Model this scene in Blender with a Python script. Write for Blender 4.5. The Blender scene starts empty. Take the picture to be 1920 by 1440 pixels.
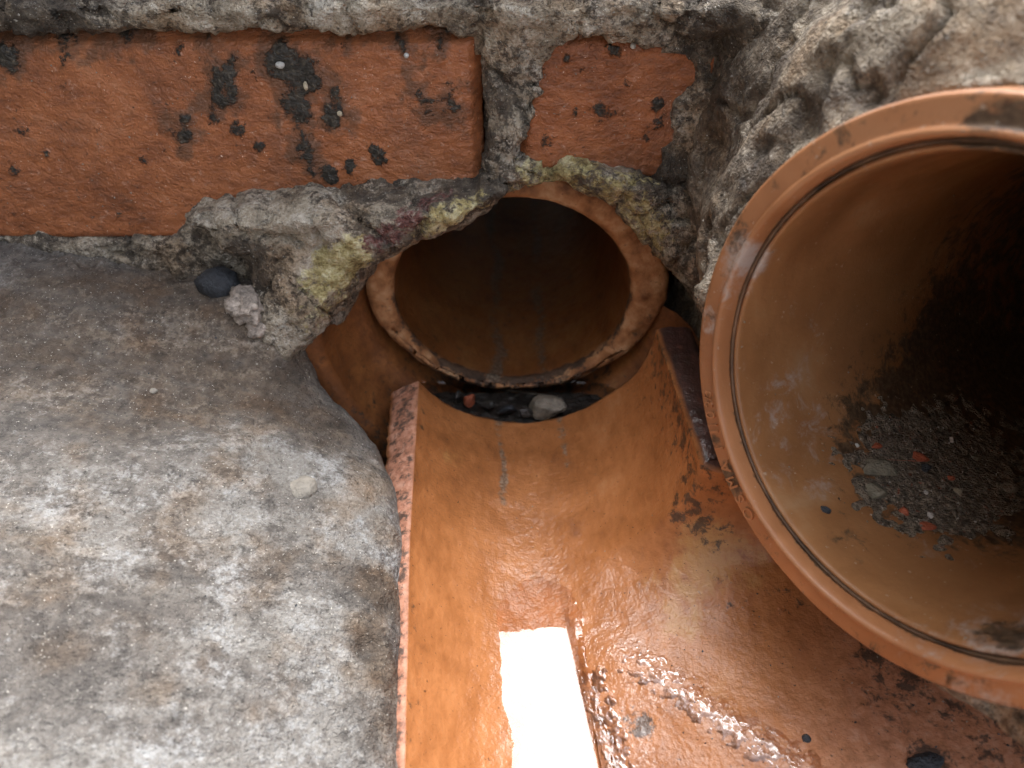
import bpy, bmesh, math, random
import numpy as np
from mathutils import Vector, Matrix
from mathutils.bvhtree import BVHTree

R_ = math.radians
SC = bpy.context.scene
COL = SC.collection
random.seed(7)

# ------------------------------------------------------------------ camera
PITCH = R_(40)
CAM = np.array([0.0, -0.2738, 0.2324])
FWD = np.array([0, math.cos(PITCH), -math.sin(PITCH)])
UPV = np.array([0, math.sin(PITCH), math.cos(PITCH)])
FPX = 1440.0
cam_d = bpy.data.cameras.new("camera")
cam = bpy.data.objects.new("camera", cam_d)
COL.objects.link(cam)
cam_d.sensor_width = 36.0
cam_d.lens = 27.0
cam_d.clip_start = 0.005
cam_d.clip_end = 500.0
cam_d.dof.use_dof = True
cam_d.dof.focus_distance = 0.255
cam_d.dof.aperture_fstop = 12.0
cam.location = CAM
cam.rotation_euler = (math.pi / 2 - PITCH, 0, 0)
SC.camera = cam

# ------------------------------------------------------------------ sky, sun, exposure
world = bpy.data.worlds.new("World")
SC.world = world
world.use_nodes = True
wn = world.node_tree.nodes
wl = world.node_tree.links
wn.clear()
sky = wn.new("ShaderNodeTexSky")
sky.sky_type = 'NISHITA'
sky.sun_disc = False
sky.sun_elevation = R_(62)
sky.sun_rotation = R_(12)
sky.dust_density = 3.0
sky.air_density = 1.0
hs = wn.new("ShaderNodeHueSaturation")
hs.inputs["Saturation"].default_value = 0.36
bgn = wn.new("ShaderNodeBackground")
bgn.inputs["Strength"].default_value = 0.15
wo = wn.new("ShaderNodeOutputWorld")
wl.new(sky.outputs[0], hs.inputs["Color"])
wl.new(hs.outputs[0], bgn.inputs[0])
wl.new(bgn.outputs[0], wo.inputs[0])
sun_d = bpy.data.lights.new("sun", 'SUN')
sun_d.energy = 0.5
sun_d.angle = R_(34)
sun_d.color = (1.0, 0.985, 0.97)
sun = bpy.data.objects.new("sun", sun_d)
COL.objects.link(sun)
sun.rotation_euler = (R_(-28), 0, R_(-12))
SC.view_settings.view_transform = 'Standard'
SC.view_settings.look = 'None'
SC.view_settings.gamma = 1.0
SC.view_settings.exposure = 1.98
SC.cycles.use_denoising = True
SC.cycles.max_bounces = 6
SC.cycles.diffuse_bounces = 3
SC.cycles.glossy_bounces = 3
SC.cycles.transparent_max_bounces = 6
SC.cycles.use_adaptive_sampling = True
SC.cycles.adaptive_threshold = 0.03
SC.cycles.use_light_tree = False

# ------------------------------------------------------------------ numpy helpers
def ray(px, py):
    return FWD + (px - 960) / FPX * np.array([1.0, 0, 0]) + (720 - py) / FPX * UPV

def at(px, py, axis, val):
    """the point where the sight line of a photo pixel meets the plane axis = val"""
    d = ray(px, py)
    i = 'xyz'.index(axis)
    return CAM + d * ((val - CAM[i]) / d[i])

def hit(bvh, px, py):
    d = ray(px, py)
    loc, nor, idx, dist = bvh.ray_cast(Vector(CAM), Vector(d).normalized())
    return loc, nor

def _hash(ix, iy, iz, seed):
    h = (ix.astype(np.uint32) * np.uint32(374761393) + iy.astype(np.uint32) * np.uint32(668265263)
         + iz.astype(np.uint32) * np.uint32(2147483647) + np.uint32(seed * 144665 + 1013))
    h = (h ^ (h >> np.uint32(13))) * np.uint32(1274126177)
    h = (h ^ (h >> np.uint32(15))) * np.uint32(2246822519)
    return h ^ (h >> np.uint32(16))

def noise3(p, seed=0):
    """gradient noise, about -1..1"""
    p = np.asarray(p, float) + 1000.0
    i = np.floor(p).astype(np.int64)
    f = p - i
    w = f * f * f * (f * (f * 6 - 15) + 10)
    out = 0.0
    for dx in (0, 1):
        for dy in (0, 1):
            for dz in (0, 1):
                h = _hash(i[..., 0] + dx, i[..., 1] + dy, i[..., 2] + dz, seed)
                g = [((h >> np.uint32(s)) & np.uint32(255)).astype(float) / 127.5 - 1 for s in (0, 8, 16)]
                d = g[0] * (f[..., 0] - dx) + g[1] * (f[..., 1] - dy) + g[2] * (f[..., 2] - dz)
                wt = ((w[..., 0] if dx else 1 - w[..., 0]) * (w[..., 1] if dy else 1 - w[..., 1])
                      * (w[..., 2] if dz else 1 - w[..., 2]))
                out = out + wt * d
    return out * 1.4

def fbm(p, scale, octaves=4, gain=0.5, seed=0):
    p = np.asarray(p, float) * scale
    a, s, out = 1.0, 0.0, 0.0
    for o in range(octaves):
        out = out + a * noise3(p * 2.03 ** o, seed + o * 17)
        s += a
        a *= gain
    return out / s

def sstep(a, b, x):
    t = np.clip((x - a) / (b - a), 0, 1)
    return t * t * (3 - 2 * t)

def polydist(X, Y, poly):
    """signed distance to a polygon, negative inside"""
    poly = np.asarray(poly, float)
    d = np.full(X.shape, 1e9)
    ins = np.zeros(X.shape, bool)
    n = len(poly)
    for k in range(n):
        ax, ay = poly[k]
        bx, by = poly[(k + 1) % n]
        ex, ey = bx - ax, by - ay
        t = np.clip(((X - ax) * ex + (Y - ay) * ey) / (ex * ex + ey * ey + 1e-18), 0, 1)
        d = np.minimum(d, (X - ax - t * ex) ** 2 + (Y - ay - t * ey) ** 2)
        c = ((ay > Y) != (by > Y)) & (X < (bx - ax) * (Y - ay) / (by - ay + 1e-18) + ax)
        ins ^= c
    d = np.sqrt(d)
    return np.where(ins, -d, d)

def smin(a, b, k):
    h = np.clip(0.5 + 0.5 * (b - a) / k, 0, 1)
    return b * (1 - h) + a * h - k * h * (1 - h)

def smax(a, b, k):
    return -smin(-a, -b, k)

def surface_nets(Fv, org, h):
    """closed quad mesh of the zero level of a sampled field (inside < 0)"""
    Fv = Fv.astype(np.float32)
    for ax in range(3):
        sl = [slice(None)] * 3
        for e in (0, -1):
            sl[ax] = e
            Fv[tuple(sl)] = np.maximum(Fv[tuple(sl)], h * 0.5)
    ins = Fv < 0
    n = [s - 1 for s in Fv.shape]
    def cs(a, i, j, k):
        return a[i:i + n[0], j:j + n[1], k:k + n[2]]
    cnt = np.zeros(n, np.int8)
    for i in (0, 1):
        for j in (0, 1):
            for k in (0, 1):
                cnt += cs(ins, i, j, k)
    act = (cnt > 0) & (cnt < 8)
    ids = np.argwhere(act)
    index = np.full(n, -1, np.int64)
    index[act] = np.arange(len(ids))
    acc = np.zeros((len(ids), 3))
    num = np.zeros(len(ids))
    corners = [(i, j, k) for i in (0, 1) for j in (0, 1) for k in (0, 1)]
    for a in corners:
        for ax in range(3):
            if a[ax]:
                continue
            b = list(a)
            b[ax] = 1
            fa = Fv[ids[:, 0] + a[0], ids[:, 1] + a[1], ids[:, 2] + a[2]]
            fb = Fv[ids[:, 0] + b[0], ids[:, 1] + b[1], ids[:, 2] + b[2]]
            m = (fa < 0) != (fb < 0)
            t = np.where(m, fa / np.where(m, fa - fb, 1), 0)
            pos = np.array(a, float)[None] + t[:, None] * (np.array(b) - np.array(a))[None]
            acc += np.where(m[:, None], pos, 0)
            num += m
    V = (ids + acc / num[:, None]) * h + np.asarray(org)
    quads = []
    for ax in range(3):
        o1, o2 = [(1, 2), (2, 0), (0, 1)][ax]
        sa = [slice(0, s) for s in Fv.shape]
        sb = list(sa)
        sa[ax] = slice(0, Fv.shape[ax] - 1)
        sb[ax] = slice(1, Fv.shape[ax])
        e = np.argwhere(ins[tuple(sa)] != ins[tuple(sb)])
        e = e[(e[:, o1] > 0) & (e[:, o2] > 0) & (e[:, o1] < n[o1]) & (e[:, o2] < n[o2])]
        q = []
        for d1, d2 in ((1, 1), (0, 1), (0, 0), (1, 0)):
            c = e.copy()
            c[:, o1] -= d1
            c[:, o2] -= d2
            q.append(index[c[:, 0], c[:, 1], c[:, 2]])
        q = np.stack(q, 1)
        fl = ~ins[e[:, 0], e[:, 1], e[:, 2]]
        q[fl] = q[fl][:, ::-1]
        quads.append(q)
    Q = np.concatenate(quads)
    return V, Q[(Q >= 0).all(1)]

def vnormals(V, Q):
    n = np.cross(V[Q[:, 2]] - V[Q[:, 0]], V[Q[:, 3]] - V[Q[:, 1]])
    N = np.zeros_like(V)
    for k in range(4):
        np.add.at(N, Q[:, k], n)
    return N / (np.linalg.norm(N, axis=1, keepdims=True) + 1e-20)

def mesh_np(name, V, Fc, smooth=True):
    me = bpy.data.meshes.new(name)
    me.from_pydata([tuple(v) for v in np.asarray(V).tolist()], [], [tuple(f) for f in np.asarray(Fc).tolist()] if isinstance(Fc, np.ndarray) else Fc)
    me.validate()
    if smooth:
        me.polygons.foreach_set("use_smooth", np.ones(len(me.polygons), bool))
    me.update()
    return me

def attr(me, name, vals):
    a = me.attributes.new(name, 'FLOAT', 'POINT')
    a.data.foreach_set("value", np.asarray(vals, np.float32))

def obj(name, me, mat=None, parent=None, **props):
    o = bpy.data.objects.new(name, me)
    COL.objects.link(o)
    if mat is not None and me is not None:
        if not me.materials:
            me.materials.append(mat)
    if parent is not None:
        o.parent = parent
    for k, v in props.items():
        o[k] = v
    return o

def thing(name, label, cat, loc=(0, 0, 0), group=None):
    o = bpy.data.objects.new(name, None)
    o.empty_display_size = 0.01
    COL.objects.link(o)
    o.location = loc
    o["label"] = label
    o["category"] = cat
    if group:
        o["group"] = group
    return o

def bvh_of(V, Fc):
    return BVHTree.FromPolygons([tuple(v) for v in np.asarray(V).tolist()], [tuple(int(i) for i in f) for f in Fc])

# ------------------------------------------------------------------ node helpers
class NT:
    def __init__(s, name):
        s.m = bpy.data.materials.new(name)
        s.m.use_nodes = True
        s.n = s.m.node_tree.nodes
        s.l = s.m.node_tree.links
        s.n.clear()
        s.out = s.n.new("ShaderNodeOutputMaterial")
        s.b = s.n.new("ShaderNodeBsdfPrincipled")
        s.l.new(s.b.outputs[0], s.out.inputs[0])
        s.tc = s.n.new("ShaderNodeTexCoord")
        s.pos = s.n.new("ShaderNodeNewGeometry").outputs["Position"]
    def put(s, sock, v):
        if hasattr(v, "is_linked") or isinstance(v, bpy.types.NodeSocket):
            s.l.new(v, sock)
        elif isinstance(v, (tuple, list)) and len(v) == 3 and sock.type == 'RGBA':
            sock.default_value = (*v, 1)
        else:
            sock.default_value = v
    def noise(s, scale, detail=4, rough=0.55, dist=0.0, stretch=None, off=0.0, rot=0.0):
        t = s.n.new("ShaderNodeTexNoise")
        v = s.pos
        mp = s.n.new("ShaderNodeMapping")
        mp.inputs["Location"].default_value = (off, off * 1.7, off * 0.6)
        mp.inputs["Rotation"].default_value = (0, 0, rot)
        if stretch:
            mp.inputs["Scale"].default_value = stretch
        s.l.new(v, mp.inputs["Vector"])
        s.l.new(mp.outputs[0], t.inputs["Vector"])
        t.inputs["Scale"].default_value = scale
        t.inputs["Detail"].default_value = max(1.0, min(detail, math.log2(3600.0 / scale)))
        t.inputs["Roughness"].default_value = rough
        t.inputs["Distortion"].default_value = dist
        return t.outputs["Fac"]
    def voro(s, scale, feature='F1', rand=1.0):
        t = s.n.new("ShaderNodeTexVoronoi")
        t.feature = feature
        s.l.new(s.pos, t.inputs["Vector"])
        t.inputs["Scale"].default_value = scale
        t.inputs["Randomness"].default_value = rand
        return t.outputs["Distance"]
    def ramp(s, fac, stops):
        r = s.n.new("ShaderNodeValToRGB")
        e = r.color_ramp.elements
        while len(e) < len(stops):
            e.new(0.5)
        for k, (p, c) in enumerate(stops):
            e[k].position = p
            e[k].color = (*c, 1) if len(c) == 3 else c
        s.l.new(fac, r.inputs[0])
        return r.outputs[0]
    def step(s, fac, a, b):
        r = s.n.new("ShaderNodeMapRange")
        r.interpolation_type = 'SMOOTHSTEP'
        s.put(r.inputs[0], fac)
        r.inputs[1].default_value = a
        r.inputs[2].default_value = b
        return r.outputs[0]
    def mix(s, fac, a, b, mode='MIX'):
        x = s.n.new("ShaderNodeMix")
        x.data_type = 'RGBA'
        x.blend_type = mode
        s.put(x.inputs[0], fac)
        s.put(x.inputs[6], a)
        s.put(x.inputs[7], b)
        return x.outputs[2]
    def math(s, op, a, b=0.0, clamp=False):
        x = s.n.new("ShaderNodeMath")
        x.operation = op
        x.use_clamp = clamp
        s.put(x.inputs[0], a)
        s.put(x.inputs[1], b)
        return x.outputs[0]
    def attr(s, name):
        a = s.n.new("ShaderNodeAttribute")
        a.attribute_name = name
        return a.outputs["Fac"]
    def bump(s, h, dist, strength=1.0, prev=None):
        b = s.n.new("ShaderNodeBump")
        b.inputs["Strength"].default_value = strength
        b.inputs["Distance"].default_value = dist
        s.l.new(h, b.inputs["Height"])
        if prev is not None:
            s.l.new(prev, b.inputs["Normal"])
        return b.outputs[0]
    def set(s, **k):
        for n, v in k.items():
            s.put(s.b.inputs[n.replace('_', ' ')], v)
        return s.m

def mat_concrete(name, dk, pl, bias, yellow=False, wet=0.25, speck=1.6, streak=None, soft=0.14, bumpd=0.0055, broad=0.75, rot=0.0):
    """dk: three dark tones, pl: three pale tones; salt-like pale speckle whose cover drifts over the surface"""
    t = NT(name)
    n1 = t.noise(24, 5, 0.62, 0.7, stretch=streak, rot=rot)
    n2 = t.noise(110, 6, 0.7, 0.5, off=3.1, stretch=streak, rot=rot)
    sp = t.noise(330, 6, 0.82, 0.2, off=7.7)
    cov = t.math('ADD', t.math('MULTIPLY', t.math('SUBTRACT', n1, 0.5), broad), t.math('MULTIPLY', t.math('SUBTRACT', n2, 0.5), 0.95))
    cov = t.math('ADD', cov, t.math('MULTIPLY', t.attr("pale"), 0.30))
    cov = t.math('SUBTRACT', cov, t.math('MULTIPLY', t.attr("dark"), 0.34))
    sp = t.math('MULTIPLY', t.math('SUBTRACT', sp, 0.5), speck)
    m = t.step(t.math('ADD', sp, t.math('ADD', cov, bias)), -soft + 0.02, soft + 0.02)
    dn = t.noise(190, 5, 0.7, 0.3, off=13)
    dc = t.ramp(dn, [(0.30, dk[0]), (0.50, dk[1]), (0.70, dk[2])])
    pc = t.ramp(t.math('ADD', t.noise(60, 5, 0.7, off=17), t.math('MULTIPLY', t.math('SUBTRACT', t.noise(800, 3, 0.6, off=19), 0.5), 0.5)), [(0.32, pl[0]), (0.50, pl[1]), (0.68, pl[2])])
    c = t.mix(m, dc, pc)
    c = t.mix(t.math('MULTIPLY', t.step(t.noise(38, 4, 0.6, off=11), 0.47, 0.64), 0.6), c, (0.80, 0.60, 0.42), 'MULTIPLY')
    c = t.mix(t.step(t.math('ADD', t.attr("brown"), t.math('MULTIPLY', t.math('SUBTRACT', n2, 0.5), 1.2)), 0.2, 0.9), c, (0.78, 0.65, 0.53), 'MULTIPLY')
    c = t.mix(t.math('MULTIPLY', t.attr("dark"), 0.35), c, (0.40, 0.36, 0.33), 'MULTIPLY')
    c = t.mix(t.math('MULTIPLY', t.step(t.noise(1300, 2, 0.5, off=5), 0.69, 0.75), 0.7), c, (0.70, 0.66, 0.58))
    c = t.mix(t.math('MULTIPLY', t.step(t.noise(800, 2, 0.5, off=9), 0.64, 0.72), 0.6), c, (0.03, 0.027, 0.024))
    rough = t.math('SUBTRACT', 0.90, t.math('MULTIPLY', t.step(t.noise(60, 4, 0.6, off=2), 0.46, 0.62), wet))
    if yellow:
        yn = t.noise(330, 4, 0.7, off=4)
        ym = t.step(t.math('ADD', t.math('MULTIPLY', t.attr("yellow"), 1.1), t.math('MULTIPLY', t.math('SUBTRACT', yn, 0.5), 2.3)), 0.45, 0.95)
        yc = t.ramp(t.noise(170, 6, 0.75, off=23), [(0.34, (0.16, 0.12, 0.045)), (0.48, (0.50, 0.41, 0.18)), (0.62, (0.78, 0.71, 0.44))])
        c = t.mix(ym, c, yc)
        c = t.mix(t.step(t.math('ADD', t.attr("red"), t.math('MULTIPLY', t.math('SUBTRACT', yn, 0.5), 2.0)), 0.45, 0.85), c,
                  t.ramp(t.noise(420, 4, 0.7), [(0.4, (0.07, 0.03, 0.026)), (0.53, (0.19, 0.075, 0.062)), (0.7, (0.34, 0.25, 0.22))]))
    h = t.math('ADD', t.noise(150, 7, 0.74), t.math('MULTIPLY', t.noise(900, 4, 0.75, off=3), 0.35))
    nb = t.bump(h, bumpd, 1.0)
    return t.set(Base_Color=c, Roughness=rough, Normal=nb, Specular_IOR_Level=0.5)

M = {}
M['wall_mortar'] = mat_concrete("wall_mortar", ((0.035, 0.028, 0.021), (0.115, 0.093, 0.070), (0.22, 0.18, 0.13)), ((0.27, 0.22, 0.155), (0.45, 0.38, 0.285), (0.64, 0.58, 0.49)), 0.0, True, 0.5, 1.5, None, 0.17)
M['bench'] = mat_concrete("bench_concrete", ((0.070, 0.063, 0.057), (0.145, 0.130, 0.115), (0.225, 0.20, 0.175)), ((0.20, 0.182, 0.158), (0.29, 0.275, 0.25), (0.42, 0.42, 0.41)), -0.08, False, 0.12, 1.7, (0.5, 1.3, 1.0), 0.24, 0.0036, 1.25, R_(14))
M['haunch'] = mat_concrete("haunch_mortar", ((0.045, 0.036, 0.028), (0.135, 0.107, 0.080), (0.23, 0.185, 0.135)), ((0.26, 0.21, 0.15), (0.40, 0.335, 0.25), (0.55, 0.49, 0.40)), -0.02, True, 0.4, 1.3, None, 0.24, 0.0042, 1.1)

def mat_brick():
    t = NT("wet_red_brick")
    n1 = t.noise(30, 5, 0.6, 0.5)
    n2 = t.noise(260, 5, 0.65, stretch=(0.6, 1, 1.5))
    f = t.math('ADD', t.math('MULTIPLY', n1, 0.55), t.math('MULTIPLY', n2, 0.45))
    c = t.ramp(f, [(0.28, (0.085, 0.034, 0.018)), (0.42, (0.25, 0.084, 0.032)), (0.56, (0.39, 0.135, 0.050)), (0.74, (0.50, 0.22, 0.11))])
    c = t.mix(t.math('MULTIPLY', t.step(t.noise(32, 6, 0.74, 0.6, off=6), 0.50, 0.74), 0.6), c, (0.16, 0.075, 0.045))
    c = t.mix(t.math('MULTIPLY', t.step(t.noise(300, 4, 0.7, off=26), 0.60, 0.70), 0.5), c, (0.56, 0.32, 0.22))
    c = t.mix(t.math('MULTIPLY', t.step(t.noise(480, 3, 0.6, off=16), 0.66, 0.74), 0.7), c, (0.05, 0.03, 0.02))
    c = t.mix(t.step(t.noise(1100, 2, 0.5, off=2), 0.72, 0.77), c, (0.72, 0.50, 0.38))
    g = t.attr("grime")
    c = t.mix(t.math('MULTIPLY', t.step(t.math('ADD', t.attr("halo"), t.math('MULTIPLY', t.math('SUBTRACT', t.noise(160, 5, 0.7, off=41), 0.5), 1.6)), 0.25, 1.0), 0.7), c, (0.10, 0.055, 0.032))
    gm = t.step(t.math('ADD', g, t.math('MULTIPLY', t.math('SUBTRACT', t.noise(210, 5, 0.80), 0.5), 3.2)), 0.38, 0.80)
    gc = t.ramp(t.noise(600, 4, 0.7), [(0.35, (0.012, 0.010, 0.008)), (0.55, (0.036, 0.030, 0.022)), (0.74, (0.13, 0.105, 0.075))])
    c = t.mix(gm, c, gc)
    r = t.math('ADD', 0.24, t.math('MULTIPLY', t.noise(200, 4, 0.6, off=1), 0.40))
    h = t.math('ADD', t.noise(240, 6, 0.72, stretch=(0.85, 1, 1.1)), t.math('MULTIPLY', gm, 0.35))
    h = t.math('ADD', h, t.math('MULTIPLY', t.noise(1200, 3, 0.6), 0.2))
    return t.set(Base_Color=c, Roughness=r, Normal=t.bump(h, 0.0021, 0.85))
M['brick'] = mat_brick()

def mat_clay(name, kind):
    """glazed salt-brown and terracotta clayware; attributes: grime, matte, streak"""
    t = NT(name)
    n1 = t.noise(34, 5, 0.6, 0.5)
    n2 = t.noise(230, 5, 0.65, stretch=(1.2, 0.5, 1.2))
    f = t.math('ADD', t.math('MULTIPLY', n1, 0.62), t.math('MULTIPLY', n2, 0.38))
    if kind == 'channel':
        c = t.ramp(f, [(0.28, (0.20, 0.072, 0.026)), (0.44, (0.37, 0.138, 0.044)), (0.58, (0.48, 0.190, 0.066)), (0.75, (0.56, 0.27, 0.12))])
    elif kind == 'pipe':
        c = t.ramp(f, [(0.30, (0.16, 0.055, 0.016)), (0.46, (0.32, 0.115, 0.030)), (0.60, (0.42, 0.18, 0.055)), (0.78, (0.50, 0.28, 0.11))])
    else:
        c = t.ramp(f, [(0.30, (0.10, 0.040, 0.016)), (0.46, (0.20, 0.072, 0.024)), (0.62, (0.33, 0.125, 0.038)), (0.78, (0.42, 0.20, 0.07))])
    matc = t.ramp(t.noise(300, 5, 0.7, off=8), [(0.32, (0.19, 0.088, 0.058)), (0.5, (0.46, 0.205, 0.125)), (0.72, (0.58, 0.33, 0.235))])
    if kind == 'pipe':
        matc = t.ramp(t.noise(110, 5, 0.62, off=8), [(0.34, (0.16, 0.062, 0.022)), (0.5, (0.42, 0.19, 0.075)), (0.66, (0.60, 0.36, 0.19))])
    mt = t.attr("matte")
    c = t.mix(mt, c, matc)
    if kind == 'channel':
        c = t.mix(t.math('MULTIPLY', t.step(t.math('ADD', t.attr("ochre"), t.math('MULTIPLY', t.math('SUBTRACT', n2, 0.5), 1.2)), 0.35, 0.9), 0.8), c, (0.46, 0.25, 0.085))
    gn = t.noise(210, 6, 0.74, 0.3, off=5)
    gm = t.step(t.math('ADD', t.attr("grime"), t.math('MULTIPLY', t.math('SUBTRACT', gn, 0.5), 2.0)), 0.46, 0.74)
    c = t.mix(t.math('MULTIPLY', gm, 0.86), c, t.ramp(t.noise(500, 3, 0.6), [(0.4, (0.022, 0.018, 0.015)), (0.7, (0.085, 0.062, 0.045))]))
    st = t.step(t.math('ADD', t.attr("streak"), t.math('MULTIPLY', t.math('SUBTRACT', t.noise(300, 5, 0.7, off=2), 0.5), 1.4)), 0.45, 0.8)
    c = t.mix(t.math('MULTIPLY', st, 0.8), c, t.ramp(t.noise(800, 3, 0.6), [(0.4, (0.12, 0.085, 0.055)), (0.65, (0.38, 0.30, 0.22))]))
    dk = t.attr("glaze_and_bore_shade")
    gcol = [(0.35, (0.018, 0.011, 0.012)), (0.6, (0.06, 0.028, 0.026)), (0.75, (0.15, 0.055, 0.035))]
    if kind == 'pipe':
        gcol = [(0.35, (0.018, 0.006, 0.003)), (0.55, (0.075, 0.024, 0.010)), (0.75, (0.17, 0.06, 0.024))]  # bore tones: the inner darkness is put into the clay colour
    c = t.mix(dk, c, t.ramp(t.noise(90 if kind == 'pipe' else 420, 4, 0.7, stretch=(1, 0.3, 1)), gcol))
    # pin pricks and hair lines in the glaze
    c = t.mix(t.math('MULTIPLY', t.step(t.noise(850, 2, 0.5, off=21), 0.69, 0.74), 0.8), c, (0.05, 0.022, 0.012))
    rr = t.math('ADD', 0.25 if kind == 'channel' else 0.30, t.math('MULTIPLY', t.noise(90, 4, 0.6, off=1), 0.16))
    rr = t.math('ADD', rr, t.math('MULTIPLY', mt, 0.34), True)
    h = t.math('ADD', t.math('MULTIPLY', t.noise(120, 4, 0.6), 0.8), t.math('MULTIPLY', t.noise(520, 4, 0.65, off=4), 0.42))
    if kind == 'channel':
        hc = t.math('ADD', t.noise(150, 3, 0.55, off=6), t.math('MULTIPLY', t.noise(520, 3, 0.6, off=8), 0.30))
        fl = t.math('MULTIPLY', t.attr("film"), t.math('ADD', 0.25, t.step(t.math('ADD', t.attr("film"), t.noise(180, 4, 0.7, off=31)), 0.85, 1.25)), True)
        t.set(Coat_Weight=fl, Coat_IOR=1.6, Coat_Roughness=0.02, Coat_Normal=t.bump(hc, 0.0030, 1.0))
    return t.set(Base_Color=c, Roughness=rr, Normal=t.bump(h, 0.0012, 0.7))
M['channel'] = mat_clay("wet_glazed_channel_clay", 'channel')
M['pipe'] = mat_clay("worn_clay_pipe", 'pipe')
M['socket'] = mat_clay("stained_clay_socket", 'socket')

def mat_plastic():
    t = NT("orange_brown_plastic")
    n = t.noise(16, 4, 0.6, 0.4)
    c = t.ramp(n, [(0.35, (0.36, 0.150, 0.060)), (0.52, (0.47, 0.210, 0.092)), (0.70, (0.52, 0.265, 0.135))])
    # inside: ochre wet film
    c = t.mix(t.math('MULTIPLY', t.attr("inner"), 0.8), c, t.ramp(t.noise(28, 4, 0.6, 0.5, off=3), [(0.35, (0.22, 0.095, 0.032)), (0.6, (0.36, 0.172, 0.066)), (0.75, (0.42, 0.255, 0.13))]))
    # grey lime smears and scuffs
    sm = t.step(t.math('ADD', t.attr("lime"), t.math('MULTIPLY', t.math('SUBTRACT', t.noise(130, 6, 0.75, 0.5), 0.5), 1.7)), 0.5, 1.0)
    c = t.mix(t.math('MULTIPLY', sm, 0.75), c, (0.50, 0.45, 0.41))
    dm = t.step(t.math('ADD', t.attr("dirt"), t.math('MULTIPLY', t.math('SUBTRACT', t.noise(170, 6, 0.75, 0.4, off=9), 0.5), 1.9)), 0.5, 0.85)  # dirt, plus the depth shade painted along the inside
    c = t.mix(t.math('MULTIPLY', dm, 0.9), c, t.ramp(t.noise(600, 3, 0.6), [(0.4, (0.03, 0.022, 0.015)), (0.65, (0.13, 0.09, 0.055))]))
    c = t.mix(t.math('MULTIPLY', t.step(t.noise(620, 3, 0.6, off=13), 0.68, 0.73), 0.55), c, (0.62, 0.50, 0.40))
    r = t.math('ADD', 0.22, t.math('MULTIPLY', t.noise(120, 5, 0.7, off=2), 0.30))
    h = t.math('ADD', t.noise(60, 3, 0.5), t.math('MULTIPLY', t.noise(700, 4, 0.7), 0.22))
    return t.set(Base_Color=c, Roughness=r, Normal=t.bump(h, 0.0009, 0.6), Subsurface_Weight=0.0)
M['plastic'] = mat_plastic()

def mat_simple(name, col, rough, var=0.4, scale=300, bump=0.001, spec=0.5):
    t = NT(name)
    d = tuple(x * (1 - var) for x in col)
    b = tuple(min(1, x * (1 + var)) for x in col)
    c = t.ramp(t.noise(scale, 5, 0.68), [(0.32, d), (0.5, col), (0.7, b)])
    h = t.noise(scale * 2.2, 5, 0.7, off=3)
    return t.set(Base_Color=c, Roughness=rough, Normal=t.bump(h, bump, 0.8), Specular_IOR_Level=spec)
M['rubber'] = mat_simple("dirty_black_seal", (0.13, 0.075, 0.042), 0.5, 0.85, 70)
M['coal'] = mat_simple("coal_black_stone", (0.035, 0.038, 0.044), 0.62, 0.5, 400, 0.0015)
M['crumb'] = mat_simple("pale_crumbly_mortar", (0.36, 0.30, 0.25), 0.9, 0.55, 350, 0.002)
M['cream'] = mat_simple("cream_grit", (0.52, 0.45, 0.32), 0.5, 0.2)
M['white'] = mat_simple("white_grit", (0.56, 0.54, 0.50), 0.5, 0.15)
M['grey'] = mat_simple("grey_stone", (0.23, 0.195, 0.15), 0.5, 0.4)
M['olive'] = mat_simple("olive_grey_stone", (0.20, 0.18, 0.13), 0.6, 0.4)
M['redchip'] = mat_simple("red_brick_chip", (0.42, 0.11, 0.05), 0.6, 0.3)
M['pebble'] = mat_simple("pale_pebble", (0.27, 0.245, 0.205), 0.8, 0.25)
M['darkstone'] = mat_simple("dark_wet_stone", (0.045, 0.04, 0.036), 0.3, 0.5)
def mat_silt():
    t = NT("black_gritty_silt")
    c = t.ramp(t.noise(420, 6, 0.8), [(0.30, (0.045, 0.035, 0.025)), (0.46, (0.165, 0.130, 0.092)), (0.62, (0.36, 0.295, 0.215))])
    c = t.mix(t.step(t.noise(1000, 2, 0.5, off=5), 0.66, 0.71), c, (0.66, 0.62, 0.55))
    c = t.mix(t.step(t.noise(600, 2, 0.5, off=8), 0.68, 0.72), c, (0.32, 0.10, 0.05))
    return t.set(Base_Color=c, Roughness=0.5, Normal=t.bump(t.noise(500, 6, 0.78), 0.004, 1.0))
M['silt'] = mat_silt()
M['earth'] = mat_simple("earth_and_gravel", (0.13, 0.11, 0.085), 0.9, 0.4, 40, 0.004)
M['render'] = mat_simple("grey_cement_render", (0.20, 0.175, 0.145), 0.85, 0.4, 60, 0.003)

def mat_water(name, ior, ripple):
    t = NT(name)
    h = t.math('ADD', t.noise(60, 2, 0.4), t.math('MULTIPLY', t.noise(420, 2, 0.5, off=2), 0.25))
    nb = t.bump(t.math('MULTIPLY', h, t.attr("ripple")), ripple, 1.0)
    fr = t.n.new("ShaderNodeFresnel")
    fr.inputs[0].default_value = ior
    t.l.new(nb, fr.inputs[1])
    tr = t.n.new("ShaderNodeBsdfTransparent")
    tr.inputs[0].default_value = (0.96, 0.93, 0.90, 1)
    gl = t.n.new("ShaderNodeBsdfGlossy")
    gl.inputs["Roughness"].default_value = 0.0
    t.l.new(nb, gl.inputs["Normal"])
    mx = t.n.new("ShaderNodeMixShader")
    t.l.new(fr.outputs[0], mx.inputs[0])
    t.l.new(tr.outputs[0], mx.inputs[1])
    t.l.new(gl.outputs[0], mx.inputs[2])
    t.l.new(mx.outputs[0], t.out.inputs[0])
    t.n.remove(t.b)
    return t.m
M['water'] = mat_water("clear_water", 1.55, 0.003)
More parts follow.
